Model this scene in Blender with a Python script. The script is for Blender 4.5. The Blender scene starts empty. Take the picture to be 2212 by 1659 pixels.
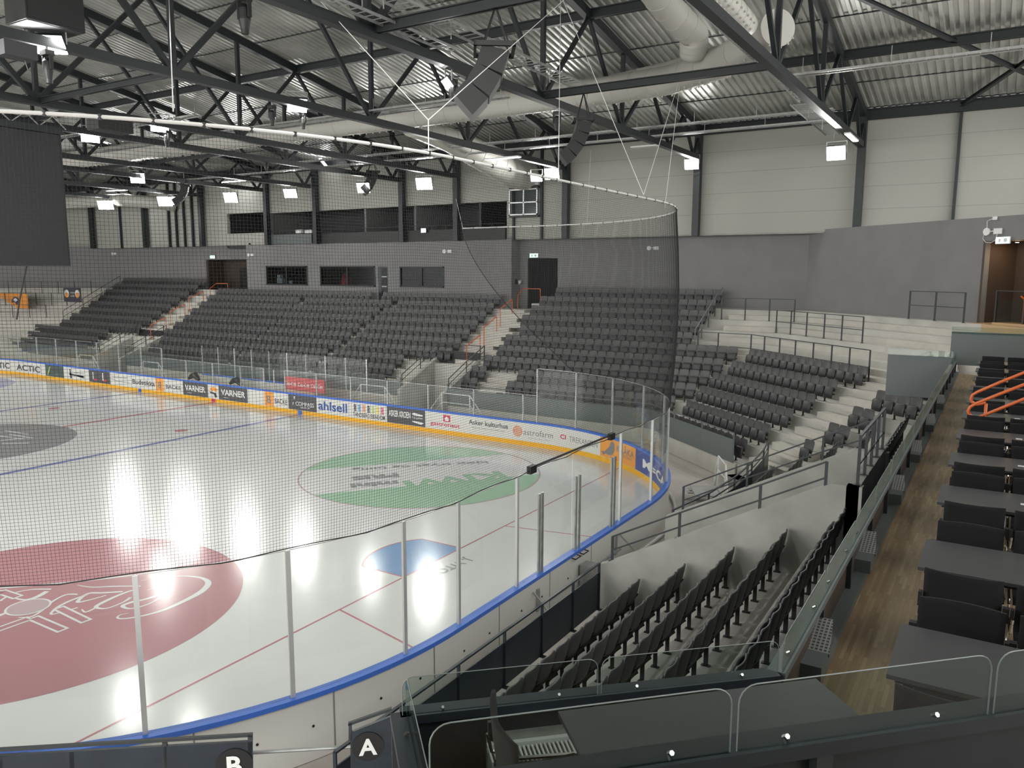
import bpy, math, random
from mathutils import Vector, Matrix
random.seed(7)
R = math.radians
pi = math.pi
scene = bpy.context.scene
col = scene.collection

# ------------------------------------------------------------------ camera
W2, H2, FPX = 1106.0, 829.5, 1686.02
CAM = Vector((38.046, -15.497, 7.515))
yaw, pitch, roll = 2.1283, -0.1430, 0.0038
fwd = Vector((math.cos(yaw)*math.cos(pitch), math.sin(yaw)*math.cos(pitch), math.sin(pitch)))
rt0 = Vector((math.sin(yaw), -math.cos(yaw), 0)); up0 = rt0.cross(fwd)
rt = math.cos(roll)*rt0 + math.sin(roll)*up0
up = -math.sin(roll)*rt0 + math.cos(roll)*up0
cd = bpy.data.cameras.new('camera'); cam = bpy.data.objects.new('camera', cd); col.objects.link(cam)
cam.matrix_world = Matrix(((rt.x, up.x, -fwd.x, CAM.x), (rt.y, up.y, -fwd.y, CAM.y), (rt.z, up.z, -fwd.z, CAM.z), (0, 0, 0, 1)))
cd.sensor_width = 36; cd.lens = FPX/2212*36; cd.clip_start = .05; cd.clip_end = 400
scene.camera = cam
vs = scene.view_settings
vs.view_transform = 'Standard'; vs.look = 'None'; vs.gamma = 1; vs.use_curve_mapping = False; vs.exposure = 0.85
scene.cycles.use_denoising = True
scene.cycles.max_bounces = 7; scene.cycles.diffuse_bounces = 4; scene.cycles.glossy_bounces = 3
scene.cycles.transmission_bounces = 4; scene.cycles.transparent_max_bounces = 24
scene.cycles.sample_clamp_indirect = 6; scene.cycles.caustics_reflective = False; scene.cycles.caustics_refractive = False
# soft room light entering from the unseen rest of the hall
world = bpy.data.worlds.new('world'); scene.world = world; world.use_nodes = True
world.node_tree.nodes['Background'].inputs[0].default_value = (1, .99, .96, 1)
world.node_tree.nodes['Background'].inputs[1].default_value = 2.3
LENS_E = 130.0       # radiance of a floodlight's lens

def at(u, v, ax, val):
    """world point on plane axis=val that the lens sees at photo position u, v"""
    d = fwd + rt*((u-W2)/FPX) + up*((H2-v)/FPX)
    i = 'xyz'.index(ax)
    return CAM + d*((val-CAM[i])/d[i])
def atp(u, v, P, n):
    d = fwd + rt*((u-W2)/FPX) + up*((H2-v)/FPX)
    n = Vector(n); P = Vector(P)
    return CAM + d*(((P-CAM).dot(n))/d.dot(n))

# ------------------------------------------------------------------ materials
def mat(name, c, rough=.6, metal=0, spec=.5, noise=None, bump=None, emit=None):
    m = bpy.data.materials.new(name); m.use_nodes = True
    nt = m.node_tree; b = nt.nodes['Principled BSDF']
    b.inputs['Base Color'].default_value = (*c, 1); b.inputs['Roughness'].default_value = rough
    b.inputs['Metallic'].default_value = metal; b.inputs['Specular IOR Level'].default_value = spec
    if noise:
        sc, amt = noise[0], noise[1]
        tc = nt.nodes.new('ShaderNodeTexCoord'); n = nt.nodes.new('ShaderNodeTexNoise'); n.inputs['Scale'].default_value = sc
        n.inputs['Detail'].default_value = 5
        mp = nt.nodes.new('ShaderNodeMapRange'); mp.inputs[1].default_value = .3; mp.inputs[2].default_value = .7
        mp.inputs[3].default_value = 1-amt; mp.inputs[4].default_value = 1+amt
        mx = nt.nodes.new('ShaderNodeVectorMath'); mx.operation = 'SCALE'; mx.inputs[0].default_value = c
        nt.links.new(tc.outputs['Object'], n.inputs['Vector']); nt.links.new(n.outputs[0], mp.inputs[0])
        nt.links.new(mp.outputs[0], mx.inputs['Scale']); nt.links.new(mx.outputs[0], b.inputs['Base Color'])
    if bump:
        tc = nt.nodes.new('ShaderNodeTexCoord'); n = nt.nodes.new('ShaderNodeTexNoise'); n.inputs['Scale'].default_value = bump[0]
        n.inputs['Detail'].default_value = 4
        bp = nt.nodes.new('ShaderNodeBump'); bp.inputs['Strength'].default_value = bump[1]; bp.inputs['Distance'].default_value = bump[2]
        nt.links.new(tc.outputs['Object'], n.inputs['Vector']); nt.links.new(n.outputs[0], bp.inputs['Height'])
        nt.links.new(bp.outputs[0], b.inputs['Normal'])
    if emit:
        b.inputs['Emission Color'].default_value = (*emit[0], 1); b.inputs['Emission Strength'].default_value = emit[1]
    return m
def glassmat(name, tint, gl, rough=.02):
    m = bpy.data.materials.new(name); m.use_nodes = True; nt = m.node_tree; nt.nodes.clear()
    o = nt.nodes.new('ShaderNodeOutputMaterial'); t = nt.nodes.new('ShaderNodeBsdfTransparent'); g = nt.nodes.new('ShaderNodeBsdfGlossy')
    g.inputs['Roughness'].default_value = rough; t.inputs[0].default_value = (*tint, 1)
    mx = nt.nodes.new('ShaderNodeMixShader'); f = nt.nodes.new('ShaderNodeLayerWeight'); f.inputs[0].default_value = .5
    pw = nt.nodes.new('ShaderNodeMath'); pw.operation = 'POWER'; pw.inputs[1].default_value = 4.0
    ml = nt.nodes.new('ShaderNodeMath'); ml.operation = 'MULTIPLY_ADD'; ml.inputs[1].default_value = .5*gl; ml.inputs[2].default_value = .025*gl
    nt.links.new(f.outputs['Facing'], pw.inputs[0]); nt.links.new(pw.outputs[0], ml.inputs[0]); nt.links.new(ml.outputs[0], mx.inputs[0])
    nt.links.new(t.outputs[0], mx.inputs[1]); nt.links.new(g.outputs[0], mx.inputs[2]); nt.links.new(mx.outputs[0], o.inputs[0])
    return m
M = {}
M['ice'] = mat('ice', (.70, .71, .70), .15, 0, .4, noise=(.35, .03), bump=(1.6, .04, .02))
def decal(n, c): M[n] = mat(n, c, .15, 0, .4, bump=(1.6, .04, .02))
decal('ice_red', (.46, .24, .26)); decal('ice_line', (.52, .22, .24)); decal('ice_blue', (.22, .36, .60)); decal('ice_blueline', (.20, .23, .45))
decal('ice_green', (.36, .56, .40)); decal('ice_white', (.70, .71, .70)); decal('ice_grey', (.30, .31, .32)); decal('ice_dark', (.34, .36, .36))
decal('ice_violet', (.34, .36, .58)); decal('ice_pink', (.50, .38, .40))
M['concrete'] = mat('concrete', (.50, .49, .45), .75, noise=(.9, .13), bump=(14, .15, .01))
M['concrete_wall'] = mat('concrete_wall', (.33, .33, .305), .7, noise=(1.3, .16), bump=(9, .15, .01))
M['concrete_light'] = mat('concrete_light', (.52, .50, .45), .8, noise=(1.5, .08))
M['floor'] = mat('floor_concrete', (.50, .46, .42), .6, noise=(.7, .1))
M['grey_wall'] = mat('grey_wall', (.205, .203, .205), .85, noise=(1.2, .05))
M['board_white'] = mat('board_white', (.66, .66, .62), .35)
M['cap_blue'] = mat('cap_blue', (.045, .15, .58), .35)
M['kick_yellow'] = mat('kick_yellow', (.80, .42, .02), .4)
M['steel_dark'] = mat('steel_dark', (.010, .014, .017), .45, noise=(2, .2))
M['roof_beam'] = mat('roof_beam', (.011, .015, .017), .5)
M['rail_dark'] = mat('rail_dark', (.028, .034, .038), .5)
M['panel_navy'] = mat('panel_navy', (.020, .028, .038), .35, noise=(3, .2))
M['panel_grey'] = mat('panel_grey', (.115, .135, .135), .4)
M['galv'] = mat('galvanised', (.36, .37, .36), .38, .6, noise=(6, .15))
M['white_metal'] = mat('white_metal', (.62, .63, .62), .4)
M['alu'] = mat('aluminium', (.62, .63, .63), .35, .5)
M['chrome'] = mat('chrome', (.7, .7, .7), .12, 1)
M['seat'] = mat('seat_plastic', (.070, .070, .072), .42, noise=(4, .08))  # backrest tone paler than the pan: the light on it is put into the colour
M['seat_pan'] = mat('seat_pan_plastic', (.036, .036, .039), .45)
M['black'] = mat('black', (.008, .008, .009), .5)
M['black_cloth'] = mat('black_cloth', (.006, .006, .007), .95, bump=(400, .3, .002))
M['curtain'] = mat('curtain', (.02, .02, .021), .95)
M['speaker'] = mat('speaker_black', (.014, .014, .015), .6)
M['duct'] = mat('duct_white', (.50, .49, .445), .5, .0)
M['orange'] = mat('orange_paint', (.62, .13, .03), .3)
M['netting'] = mat('netting', (.015, .015, .016), .8)
M['rope'] = mat('rope', (.70, .70, .68), .7)
M['screen'] = mat('screen_face', (.018, .019, .021), .55)
M['table'] = mat('table_grey', (.055, .058, .062), .33)
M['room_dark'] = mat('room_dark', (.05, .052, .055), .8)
M['brown'] = mat('brown_wall', (.06, .042, .032), .7)
M['wood_light'] = mat('wood_light', (.52, .36, .20), .6)
M['white'] = mat('white', (.75, .75, .74), .5)
M['red'] = mat('red', (.60, .04, .05), .5)
M['ply'] = mat('plywood', (.62, .48, .30), .6, noise=(5, .1))
M['exit'] = mat('exit_green', (.1, .6, .4), .5, emit=((.55, 1, .8), 1.6))
M['lens'] = mat('lamp_lens', (1, 1, 1), .5, emit=((1, .99, .95), LENS_E))
M['lens2'] = mat('lamp_lens_small', (1, 1, 1), .5, emit=((1, 1, 1), 14))
M['warm'] = mat('warm_lamp', (1, 1, 1), .5, emit=((1, .75, .45), 8))
M['glass'] = glassmat('rink_glass', (.95, .965, .955), 1.1, .03)
M['glass_dark'] = glassmat('window_glass', (.62, .66, .68), .5, .12)
M['glass_bal'] = glassmat('balustrade_glass', (.86, .91, .89), 1.0)
M['glass_rim'] = mat('glass_rim', (.22, .26, .25), .3)
for n, c in {'ad_dark': (.075, .075, .08), 'ad_orange': (.80, .33, .06), 'ad_blue': (.06, .09, .30), 'ad_green': (.07, .10, .09), 'ink': (.05, .05, .07), 'ink_blue': (.03, .09, .35),
             'ink_red': (.55, .05, .10), 'ink_grey': (.22, .22, .23), 'ink_or': (.65, .20, .06), 'c1': (.08, .30, .6), 'c2': (.75, .25, .12), 'c3': (.45, .6, .15), 'c4': (.75, .6, .08), 'c5': (.6, .08, .2)}.items():
    M[n] = mat(n, c, .45)

# corrugated deck and wooden floor and panel wall
def deckmat():
    m = mat('roof_deck', (.46, .465, .44), .34, .45, noise=(.5, .25))
    return m
M['deck'] = deckmat()
def wallpanel():
    m = bpy.data.materials.new('white_panel_wall'); m.use_nodes = True; nt = m.node_tree; b = nt.nodes['Principled BSDF']
    b.inputs['Roughness'].default_value = .7
    tc = nt.nodes.new('ShaderNodeTexCoord'); sp = nt.nodes.new('ShaderNodeSeparateXYZ'); nt.links.new(tc.outputs['Object'], sp.inputs[0])
    d = nt.nodes.new('ShaderNodeMath'); d.operation = 'DIVIDE'; d.inputs[1].default_value = 1.05; nt.links.new(sp.outputs[2], d.inputs[0])
    f = nt.nodes.new('ShaderNodeMath'); f.operation = 'FRACT'; nt.links.new(d.outputs[0], f.inputs[0])
    g = nt.nodes.new('ShaderNodeMath'); g.operation = 'LESS_THAN'; g.inputs[1].default_value = .022; nt.links.new(f.outputs[0], g.inputs[0])
    mx = nt.nodes.new('ShaderNodeMix'); mx.data_type = 'RGBA'
    mx.inputs[6].default_value = (.36, .36, .325, 1); mx.inputs[7].default_value = (.25, .25, .225, 1)
    nt.links.new(g.outputs[0], mx.inputs[0]); nt.links.new(mx.outputs[2], b.inputs['Base Color'])
    return m
M['white_wall'] = wallpanel()
def parquet():
    m = bpy.data.materials.new('parquet'); m.use_nodes = True; nt = m.node_tree; b = nt.nodes['Principled BSDF']
    b.inputs['Roughness'].default_value = .42
    tc = nt.nodes.new('ShaderNodeTexCoord'); mp = nt.nodes.new('ShaderNodeMapping'); mp.inputs['Rotation'].default_value = (0, 0, pi/2)
    br = nt.nodes.new('ShaderNodeTexBrick'); br.inputs['Scale'].default_value = 1
    br.inputs['Brick Width'].default_value = .34; br.inputs['Row Height'].default_value = .032; br.inputs['Mortar Size'].default_value = .0006
    br.inputs['Color1'].default_value = (.42, .31, .18, 1); br.inputs['Color2'].default_value = (.27, .19, .105, 1); br.inputs['Mortar'].default_value = (.14, .10, .06, 1)
    br.offset = .37
    nt.links.new(tc.outputs['Object'], mp.inputs[0]); nt.links.new(mp.outputs[0], br.inputs['Vector']); nt.links.new(br.outputs[0], b.inputs['Base Color'])
    return m
M['parquet'] = parquet()
def perforated():
    m = bpy.data.materials.new('grille_mesh'); m.use_nodes = True; nt = m.node_tree; b = nt.nodes['Principled BSDF']
    b.inputs['Roughness'].default_value = .5; b.inputs['Metallic'].default_value = .5
    tc = nt.nodes.new('ShaderNodeTexCoord'); ck = nt.nodes.new('ShaderNodeTexBrick'); ck.inputs['Scale'].default_value = 1
    ck.inputs['Brick Width'].default_value = .03; ck.inputs['Row Height'].default_value = .03; ck.inputs['Mortar Size'].default_value = .006
    ck.inputs['Color1'].default_value = (.09, .10, .10, 1); ck.inputs['Color2'].default_value = (.11, .12, .12, 1); ck.inputs['Mortar'].default_value = (.40, .41, .40, 1); ck.offset = 0
    nt.links.new(tc.outputs['Object'], ck.inputs['Vector']); nt.links.new(ck.outputs[0], b.inputs['Base Color'])
    return m
M['grille'] = perforated()

# ------------------------------------------------------------------ mesh helpers
class MB:
    def __init__(s): s.v = []; s.f = []
    def add(s, vs_, fs_):
        o = len(s.v); s.v += [tuple(p) for p in vs_]; s.f += [tuple(i+o for i in f) for f in fs_]; return s
    def box(s, x0, x1, y0, y1, z0, z1):
        return s.add([(x0, y0, z0), (x1, y0, z0), (x1, y1, z0), (x0, y1, z0), (x0, y0, z1), (x1, y0, z1), (x1, y1, z1), (x0, y1, z1)],
                     [(3, 2, 1, 0), (4, 5, 6, 7), (0, 1, 5, 4), (1, 2, 6, 5), (2, 3, 7, 6), (3, 0, 4, 7)])
    def obox(s, c, ax, ay, az):
        """box centre c with half vectors"""
        c, ax, ay, az = Vector(c), Vector(ax), Vector(ay), Vector(az)
        p = [c+ax*i+ay*j+az*k for k in (-1, 1) for j in (-1, 1) for i in (-1, 1)]
        return s.add([p[0], p[1], p[3], p[2], p[4], p[5], p[7], p[6]], [(3, 2, 1, 0), (4, 5, 6, 7), (0, 1, 5, 4), (1, 2, 6, 5), (2, 3, 7, 6), (3, 0, 4, 7)])
    def bar(s, a, b, w, h=None, upv=(0, 0, 1)):
        a, b = Vector(a), Vector(b); d = b-a; L = d.length
        if L < 1e-6: return s
        d /= L; u = Vector(upv)
        if abs(d.dot(u)) > .98: u = Vector((1, 0, 0))
        sx = d.cross(u).normalized(); sy = sx.cross(d)
        return s.obox((a+b)/2, d*L/2, sx*w/2, sy*(h or w)/2)
    def tube(s, pts, r, n=8, cap=True):
        pts = [Vector(p) for p in pts]; rings = []
        base = len(s.v); prev = None
        for i, p in enumerate(pts):
            t = (pts[min(i+1, len(pts)-1)]-pts[max(i-1, 0)]).normalized()
            if prev is None:
                u = Vector((0, 0, 1)) if abs(t.z) < .9 else Vector((1, 0, 0))
                a = t.cross(u).normalized()
            else:
                a = (prev - t*prev.dot(t)).normalized()
            prev = a; b = t.cross(a)
            rr = r[i] if isinstance(r, (list, tuple)) else r
            for k in range(n):
                an = 2*pi*k/n; s.v.append(tuple(p+(a*math.cos(an)+b*math.sin(an))*rr))
        for i in range(len(pts)-1):
            for k in range(n):
                s.f.append((base+i*n+k, base+i*n+(k+1) % n, base+(i+1)*n+(k+1) % n, base+(i+1)*n+k))
        if cap:
            s.f.append(tuple(base+k for k in reversed(range(n)))); s.f.append(tuple(base+(len(pts)-1)*n+k for k in range(n)))
        return s
    def prism(s, poly, z0, z1):
        n = len(poly)
        return s.add([(p[0], p[1], z0) for p in poly]+[(p[0], p[1], z1) for p in poly],
                     [tuple(reversed(range(n))), tuple(range(n, 2*n))]+[(i, (i+1) % n, n+(i+1) % n, n+i) for i in range(n)])
    def ext(s, poly, d):
        """extrude a 3D polygon by vector d"""
        n = len(poly); d = Vector(d); P = [Vector(p) for p in poly]
        return s.add(P+[p+d for p in P], [tuple(reversed(range(n))), tuple(range(n, 2*n))]+[(i, (i+1) % n, n+(i+1) % n, n+i) for i in range(n)])
    def merge(s, o, mtx=None):
        vs_ = o.v if mtx is None else [tuple(mtx @ Vector(p)) for p in o.v]
        return s.add(vs_, o.f)
    def build(s, name, m, parent=None, smooth=False, origin=None):
        me = bpy.data.meshes.new(name)
        vs_ = s.v
        if origin is not None: vs_ = [(p[0]-origin[0], p[1]-origin[1], p[2]-origin[2]) for p in vs_]
        me.from_pydata(vs_, [], s.f); me.materials.append(M[m] if isinstance(m, str) else m)
        if smooth: me.polygons.foreach_set('use_smooth', [True]*len(me.polygons))
        me.update()
        o = bpy.data.objects.new(name, me); col.objects.link(o)
        if parent: o.parent = parent
        if origin is not None: o.location = origin
        return o
def tag(o, label=None, cat=None, group=None, kind=None):
    if label: o['label'] = label
    if cat: o['category'] = cat
    if group: o['group'] = group
    if kind: o['kind'] = kind
    return o
def empty(name, loc, rz=0, label=None, cat=None, group=None):
    o = bpy.data.objects.new(name, None); o.empty_display_size = .1; col.objects.link(o); o.location = loc; o.rotation_euler = (0, 0, rz)
    return tag(o, label, cat, group)
def struct(o, label=None):
    o['kind'] = 'structure'
    if label: o['label'] = label
    return o
def kids(o): return list(o.children)
def dup(root, loc=None, rz=None, label=None, group=None, parent=None):
    r = root.copy(); col.objects.link(r)
    if parent: r.parent = parent
    if loc is not None: r.location = loc
    if rz is not None: r.rotation_euler = (0, 0, rz)
    if label: r['label'] = label
    if group: r['group'] = group
    for ch in list(root.children): dup(ch, parent=r)
    return r
def textmesh(txt, size, bold=0., shear=0., sx=1.):
    cu = bpy.data.curves.new('t', 'FONT'); cu.body = txt; cu.size = size; cu.offset = bold; cu.shear = shear; cu.resolution_u = 3
    cu.align_x = 'CENTER'
    ob = bpy.data.objects.new('t', cu); col.objects.link(ob)
    dg = bpy.context.evaluated_depsgraph_get(); me = bpy.data.meshes.new_from_object(ob.evaluated_get(dg))
    vs_ = [(v.co.x*sx, v.co.y) for v in me.vertices]; fs_ = [tuple(p.vertices) for p in me.polygons]
    bpy.data.objects.remove(ob); bpy.data.curves.remove(cu); bpy.data.meshes.remove(me)
    return vs_, fs_
def put_text(txt, size, mapf, name, m, parent, width=None, bold=0., shear=0.):
    vs_, fs_ = textmesh(txt, size, bold, shear)
    if not vs_: return
    x0 = min(v[0] for v in vs_); x1 = max(v[0] for v in vs_)
    k = (width/(x1-x0)) if width else 1
    cx = (x0+x1)/2
    mb = MB(); mb.add([mapf((v[0]-cx)*k, v[1]) for v in vs_], fs_)
    return mb.build(name, m, parent)

# ------------------------------------------------------------------ rink geometry
HW, RC = 13.05, 8.5
YC = HW-RC
def path(s, off=0.):
    """point on the inside face of the boards at arc length s, pushed outwards by off"""
    A = RC*pi/2
    if s < -21.5:
        q = -21.5-s
        if q < A: a = pi/2+q/RC; return (-21.5+(RC+off)*math.cos(a), YC+(RC+off)*math.sin(a), math.cos(a), math.sin(a))
        return (-30-off, YC-(q-A), -1, 0)
    if s <= 21.5: return (s, HW+off, 0, 1)
    q = s-21.5
    if q < A: a = pi/2-q/RC; return (21.5+(RC+off)*math.cos(a), YC+(RC+off)*math.sin(a), math.cos(a), math.sin(a))
    q -= A
    if q < 2*YC: return (30+off, YC-q, 1, 0)
    q -= 2*YC
    if q < A: a = -q/RC; return (21.5+(RC+off)*math.cos(a), -YC+(RC+off)*math.sin(a), math.cos(a), math.sin(a))
    q -= A
    return (21.5-q, -HW-off, 0, -1)
def srange(s0, s1, ds=.45):
    n = max(1, int(math.ceil((s1-s0)/ds))); return [s0+(s1-s0)*i/n for i in range(n+1)]
def sweep(mb, s0, s1, o0, o1, z0, z1, ds=.45):
    S = srange(s0, s1, ds); b = len(mb.v)
    for s in S:
        a = path(s, o0); c = path(s, o1)
        mb.v += [(a[0], a[1], z0), (c[0], c[1], z0), (c[0], c[1], z1), (a[0], a[1], z1)]
    for i in range(len(S)-1):
        for k in range(4): mb.f.append((b+i*4+k, b+i*4+(k+1) % 4, b+(i+1)*4+(k+1) % 4, b+(i+1)*4+k))
    mb.f.append((b+3, b+2, b+1, b)); e = b+(len(S)-1)*4; mb.f.append((e, e+1, e+2, e+3))
    return mb

# floor and ice
fl = MB().box(-60, 60, -40, 40, -.3, -.03).build('floor', 'floor'); struct(fl)
poly = []
for s in srange(-34.8, 74, .5): poly.append(path(s, .03)[:2])
poly += [(-21.5, -HW-.03), (-30.03, -YC)]
ice = MB().prism(poly[::-1], -.03, 0).build('ice_sheet', 'ice'); struct(ice, 'white glossy ice surface of the rink')
def disc(cx, cy, r, z, n=96, r0=0.):
    mb = MB()
    if r0 == 0: mb.add([(cx+r*math.cos(2*pi*i/n), cy+r*math.sin(2*pi*i/n), z) for i in range(n)], [tuple(range(n))])
    else:
        mb.add([(cx+r*math.cos(2*pi*i/n), cy+r*math.sin(2*pi*i/n), z) for i in range(n)]+[(cx+r0*math.cos(2*pi*i/n), cy+r0*math.sin(2*pi*i/n), z) for i in range(n)],
               [(i, (i+1) % n, n+(i+1) % n, n+i) for i in range(n)])
    return mb
def quad(pts, z): return MB().add([(p[0], p[1], z) for p in pts], [tuple(range(len(pts)))])
def stroke(pts, z=.006, sc=1):
    """variable width brush stroke on the ice; pts = (u, v, w) in the photo, w in pixels"""
    P = [(at(u, v, 'z', z), w) for u, v, w in pts]
    # smooth
    Q = []
    for i in range(len(P)-1):
        p0, p1, p2, p3 = P[max(i-1, 0)], P[i], P[i+1], P[min(i+2, len(P)-1)]
        for k in range(6):
            t = k/6; a = p0[0]; b = p1[0]; c = p2[0]; d = p3[0]
            q = .5*((2*b)+(c-a)*t+(2*a-5*b+4*c-d)*t*t+(3*b-a-3*c+d)*t**3)
            Q.append((q, p1[1]*(1-t)+p2[1]*t))
    Q.append(P[-1])
    mb = MB(); vs_ = []
    for i, (q, w) in enumerate(Q):
        t = (Q[min(i+1, len(Q)-1)][0]-Q[max(i-1, 0)][0]); t.z = 0; t.normalize(); n = Vector((-t.y, t.x, 0))
        w *= sc*.0042
        vs_ += [q+n*w, q-n*w]
    mb.add(vs_, [(2*i, 2*i+1, 2*i+3, 2*i+2) for i in range(len(Q)-1)])
    return mb
BL = 7.07
def mark(mb, name, m): return mb.build(name, m, ice)
mark(quad([(BL-.15, -13), (BL+.15, -13), (BL+.15, 13), (BL-.15, 13)], .002), 'blue_line', 'ice_blueline')
mark(quad([(-BL-.15, -13), (-BL+.15, -13), (-BL+.15, 13), (-BL-.15, 13)], .002), 'blue_line', 'ice_blueline')
mark(quad([(-.15, -13), (.15, -13), (.15, 13), (-.15, 13)], .002), 'centre_line', 'ice_line')
yg = YC+math.sqrt(RC**2-4.5**2)
for sx in (1, -1):
    mark(quad([(sx*26-.025, -yg), (sx*26+.025, -yg), (sx*26+.025, yg), (sx*26-.025, yg)], .003), 'goal_line', 'ice_line')
for sy in (-1, 1):
    mb = MB(); mb.bar((26, sy*3.45, .003), (29.98, sy*4.26, .003), .05, .001); mark(mb, 'trapezoid_line', 'ice_line')
cr = [(26, -1.22), (24.63, -1.22)]+[(26-math.sqrt(max(0, 1.83**2-y*y)), y) for y in [i*.1 for i in range(-12, 13)]]+[(24.63, 1.22), (26, 1.22)]
mark(quad(cr, .0025), 'goal_crease', 'ice_blue')
mb = MB()
for a, b in zip(cr, cr[1:]): mb.bar((a[0], a[1], .004), (b[0], b[1], .004), .05, .001)
mark(mb, 'crease_outline', 'ice_line')
for x in (BL-1.5, -BL+1.5): 
    for y in (7, -7): mark(disc(x, y, .3, .003, 24), 'face_off_spot', 'ice_line')
mark(disc(20, -7, 4.5, .003), 'red_circle', 'ice_red')
mark(disc(0, 0, 4.5, .003), 'centre_circle', 'ice_grey')
mark(disc(-20, 7, 4.5, .003), 'violet_circle', 'ice_violet'); mark(disc(-20, -7, 4.5, .003), 'violet_circle', 'ice_violet')
mark(disc(20, 7, 4.5, .004, 96, 4.44), 'circle_line', 'ice_pink')
# green circle with the white band: two caps
P1 = at(1080, 992, 'z', 0); P2 = at(720, 1022, 'z', 0); bd = (P1-P2); ang = math.atan2(bd.y, bd.x)
def seg(lo, hi, z):
    pts = []
    n = 40; a0 = math.asin(lo/4.44); a1 = math.asin(min(1, hi/4.44))
    for i in range(n+1): a = a0+(a1-a0)*i/n; pts.append((4.44*math.cos(a), 4.44*math.sin(a)))
    for i in range(n+1): a = a1+(a0-a1)*i/n; pts.append((-4.44*math.cos(a), 4.44*math.sin(a)))
    c, s = math.cos(ang), math.sin(ang)
    return quad([(20+x*c-y*s, 7+x*s+y*c) for x, y in pts], z)
def bandh(u, v):
    p = at(u, v, 'z', 0)-Vector((20, 7, 0)); return -p.x*math.sin(ang)+p.y*math.cos(ang)
h1 = bandh(860, 1000); h2 = bandh(860, 1052)
hi, lo = max(h1, h2), min(h1, h2)
mark(seg(hi, 4.44, .0035), 'green_field', 'ice_green'); mark(seg(-4.44, lo, .0035), 'green_field', 'ice_green')
def icetext(txt, u0, v0, u1, v1, hgt, m, bold=.02, name='ice_lettering', shear=0.):
    """lettering on the ice starting at the first photo point and running to the second"""
    A = at(u0, v0, 'z', .006); B = at(u1, v1, 'z', .006); d = B-A; L = d.length; d.normalize(); n = Vector((-d.y, d.x, 0))
    c = (A+B)/2
    return put_text(txt, hgt, lambda x, y: tuple(c+d*x+n*y), name, m, ice, width=L, bold=bold, shear=shear)
icetext('KIWI', 1078, 1018, 868, 1040, 1.35, 'ice_green', .05)
icetext('mini', 858, 1038, 755, 1046, .75, 'ice_dark', .04)
icetext('PRIS', 858, 1022, 758, 1030, .72, 'ice_dark', .04)
icetext('kjøp trygt og billig', 1052, 996, 760, 1012, .45, 'ice_dark', .01)
icetext("J. VITO'S", 1008, 1204, 922, 1240, .42, 'ice_dark', .01)
# script lettering and crossed sticks on the red circle, laid out on the ice
K = 560/1269.
def zz(l): return [(x*K, 1180+y*K, w*K) for x, y, w in l]
for l in ([(690, 168, 5), (800, 152, 9), (900, 146, 14), (985, 155, 26), (1020, 180, 40), (985, 222, 44), (900, 268, 36), (800, 312, 26), (700, 340, 18), (610, 354, 16), (575, 350, 14), (590, 335, 9), (630, 328, 5)],
          [(720, 215, 6), (760, 205, 14), (800, 212, 30), (770, 240, 30), (700, 262, 22), (650, 272, 26), (600, 292, 26), (640, 305, 16), (720, 285, 14), (780, 255, 12)],
          [(650, 215, 16), (600, 232, 24), (530, 262, 28), (470, 296, 26), (520, 304, 14), (600, 275, 14), (640, 250, 22)],
          [(600, 222, 20), (500, 228, 22), (430, 232, 22), (380, 272, 24), (440, 262, 14), (520, 240, 12)],
          [(470, 300, 18), (420, 322, 14), (400, 308, 8)],
          [(430, 235, 16), (340, 268, 20), (280, 300, 22), (250, 332, 14), (310, 320, 12), (380, 300, 14)],
          [(380, 235, 18), (320, 238, 16), (250, 275, 18), (200, 318, 18), (150, 345, 14), (90, 348, 8)],
          [(690, 195, 14), (560, 196, 18), (450, 200, 14), (380, 190, 6)],
          [(230, 220, 34), (180, 248, 36), (120, 262, 20), (60, 250, 10)],
          [(250, 210, 20), (150, 212, 14), (60, 232, 14), (0, 268, 18)],
          [(60, 300, 10), (30, 325, 24), (-40, 350, 34), (-100, 360, 30)]):
    mark(stroke(zz(l)), 'script_lettering', 'ice_white')
for a, b in (((160, 348), (310, 412)), ((285, 300), (425, 368)), ((-40, 418), (150, 350)), ((-60, 262), (20, 215)), ((0, 220), (90, 250))):
    A = at(a[0]*K, 1180+a[1]*K, 'z', .007); B = at(b[0]*K, 1180+b[1]*K, 'z', .007)
    mb = MB(); mb.bar(A, B, .26, .001); mark(mb, 'crossed_stick', 'ice_white')
    mb = MB(); d = (B-A).normalized(); mb.bar(A+d*.06+Vector((0, 0, .002)), B-d*.06+Vector((0, 0, .002)), .15, .001); mark(mb, 'crossed_stick', 'ice_red')
c = at(138*K, 1180+297*K, 'z', .008); mark(disc(c.x, c.y, .46, .009, 48), 'puck_emblem', 'ice_white'); mark(disc(c.x, c.y, .41, .011, 48), 'puck_emblem', 'ice_pink')
for u0, v0, u1, v1 in ((0, 942, 48, 948), (10, 930, 60, 938), (20, 938, 70, 946), (0, 952, 60, 945), (5, 958, 62, 957)):
    mb = MB(); mb.bar(at(u0, v0, 'z', .006), at(u1, v1, 'z', .006), .12, .001); mark(mb, 'ice_lettering', 'ice_white')

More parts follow.
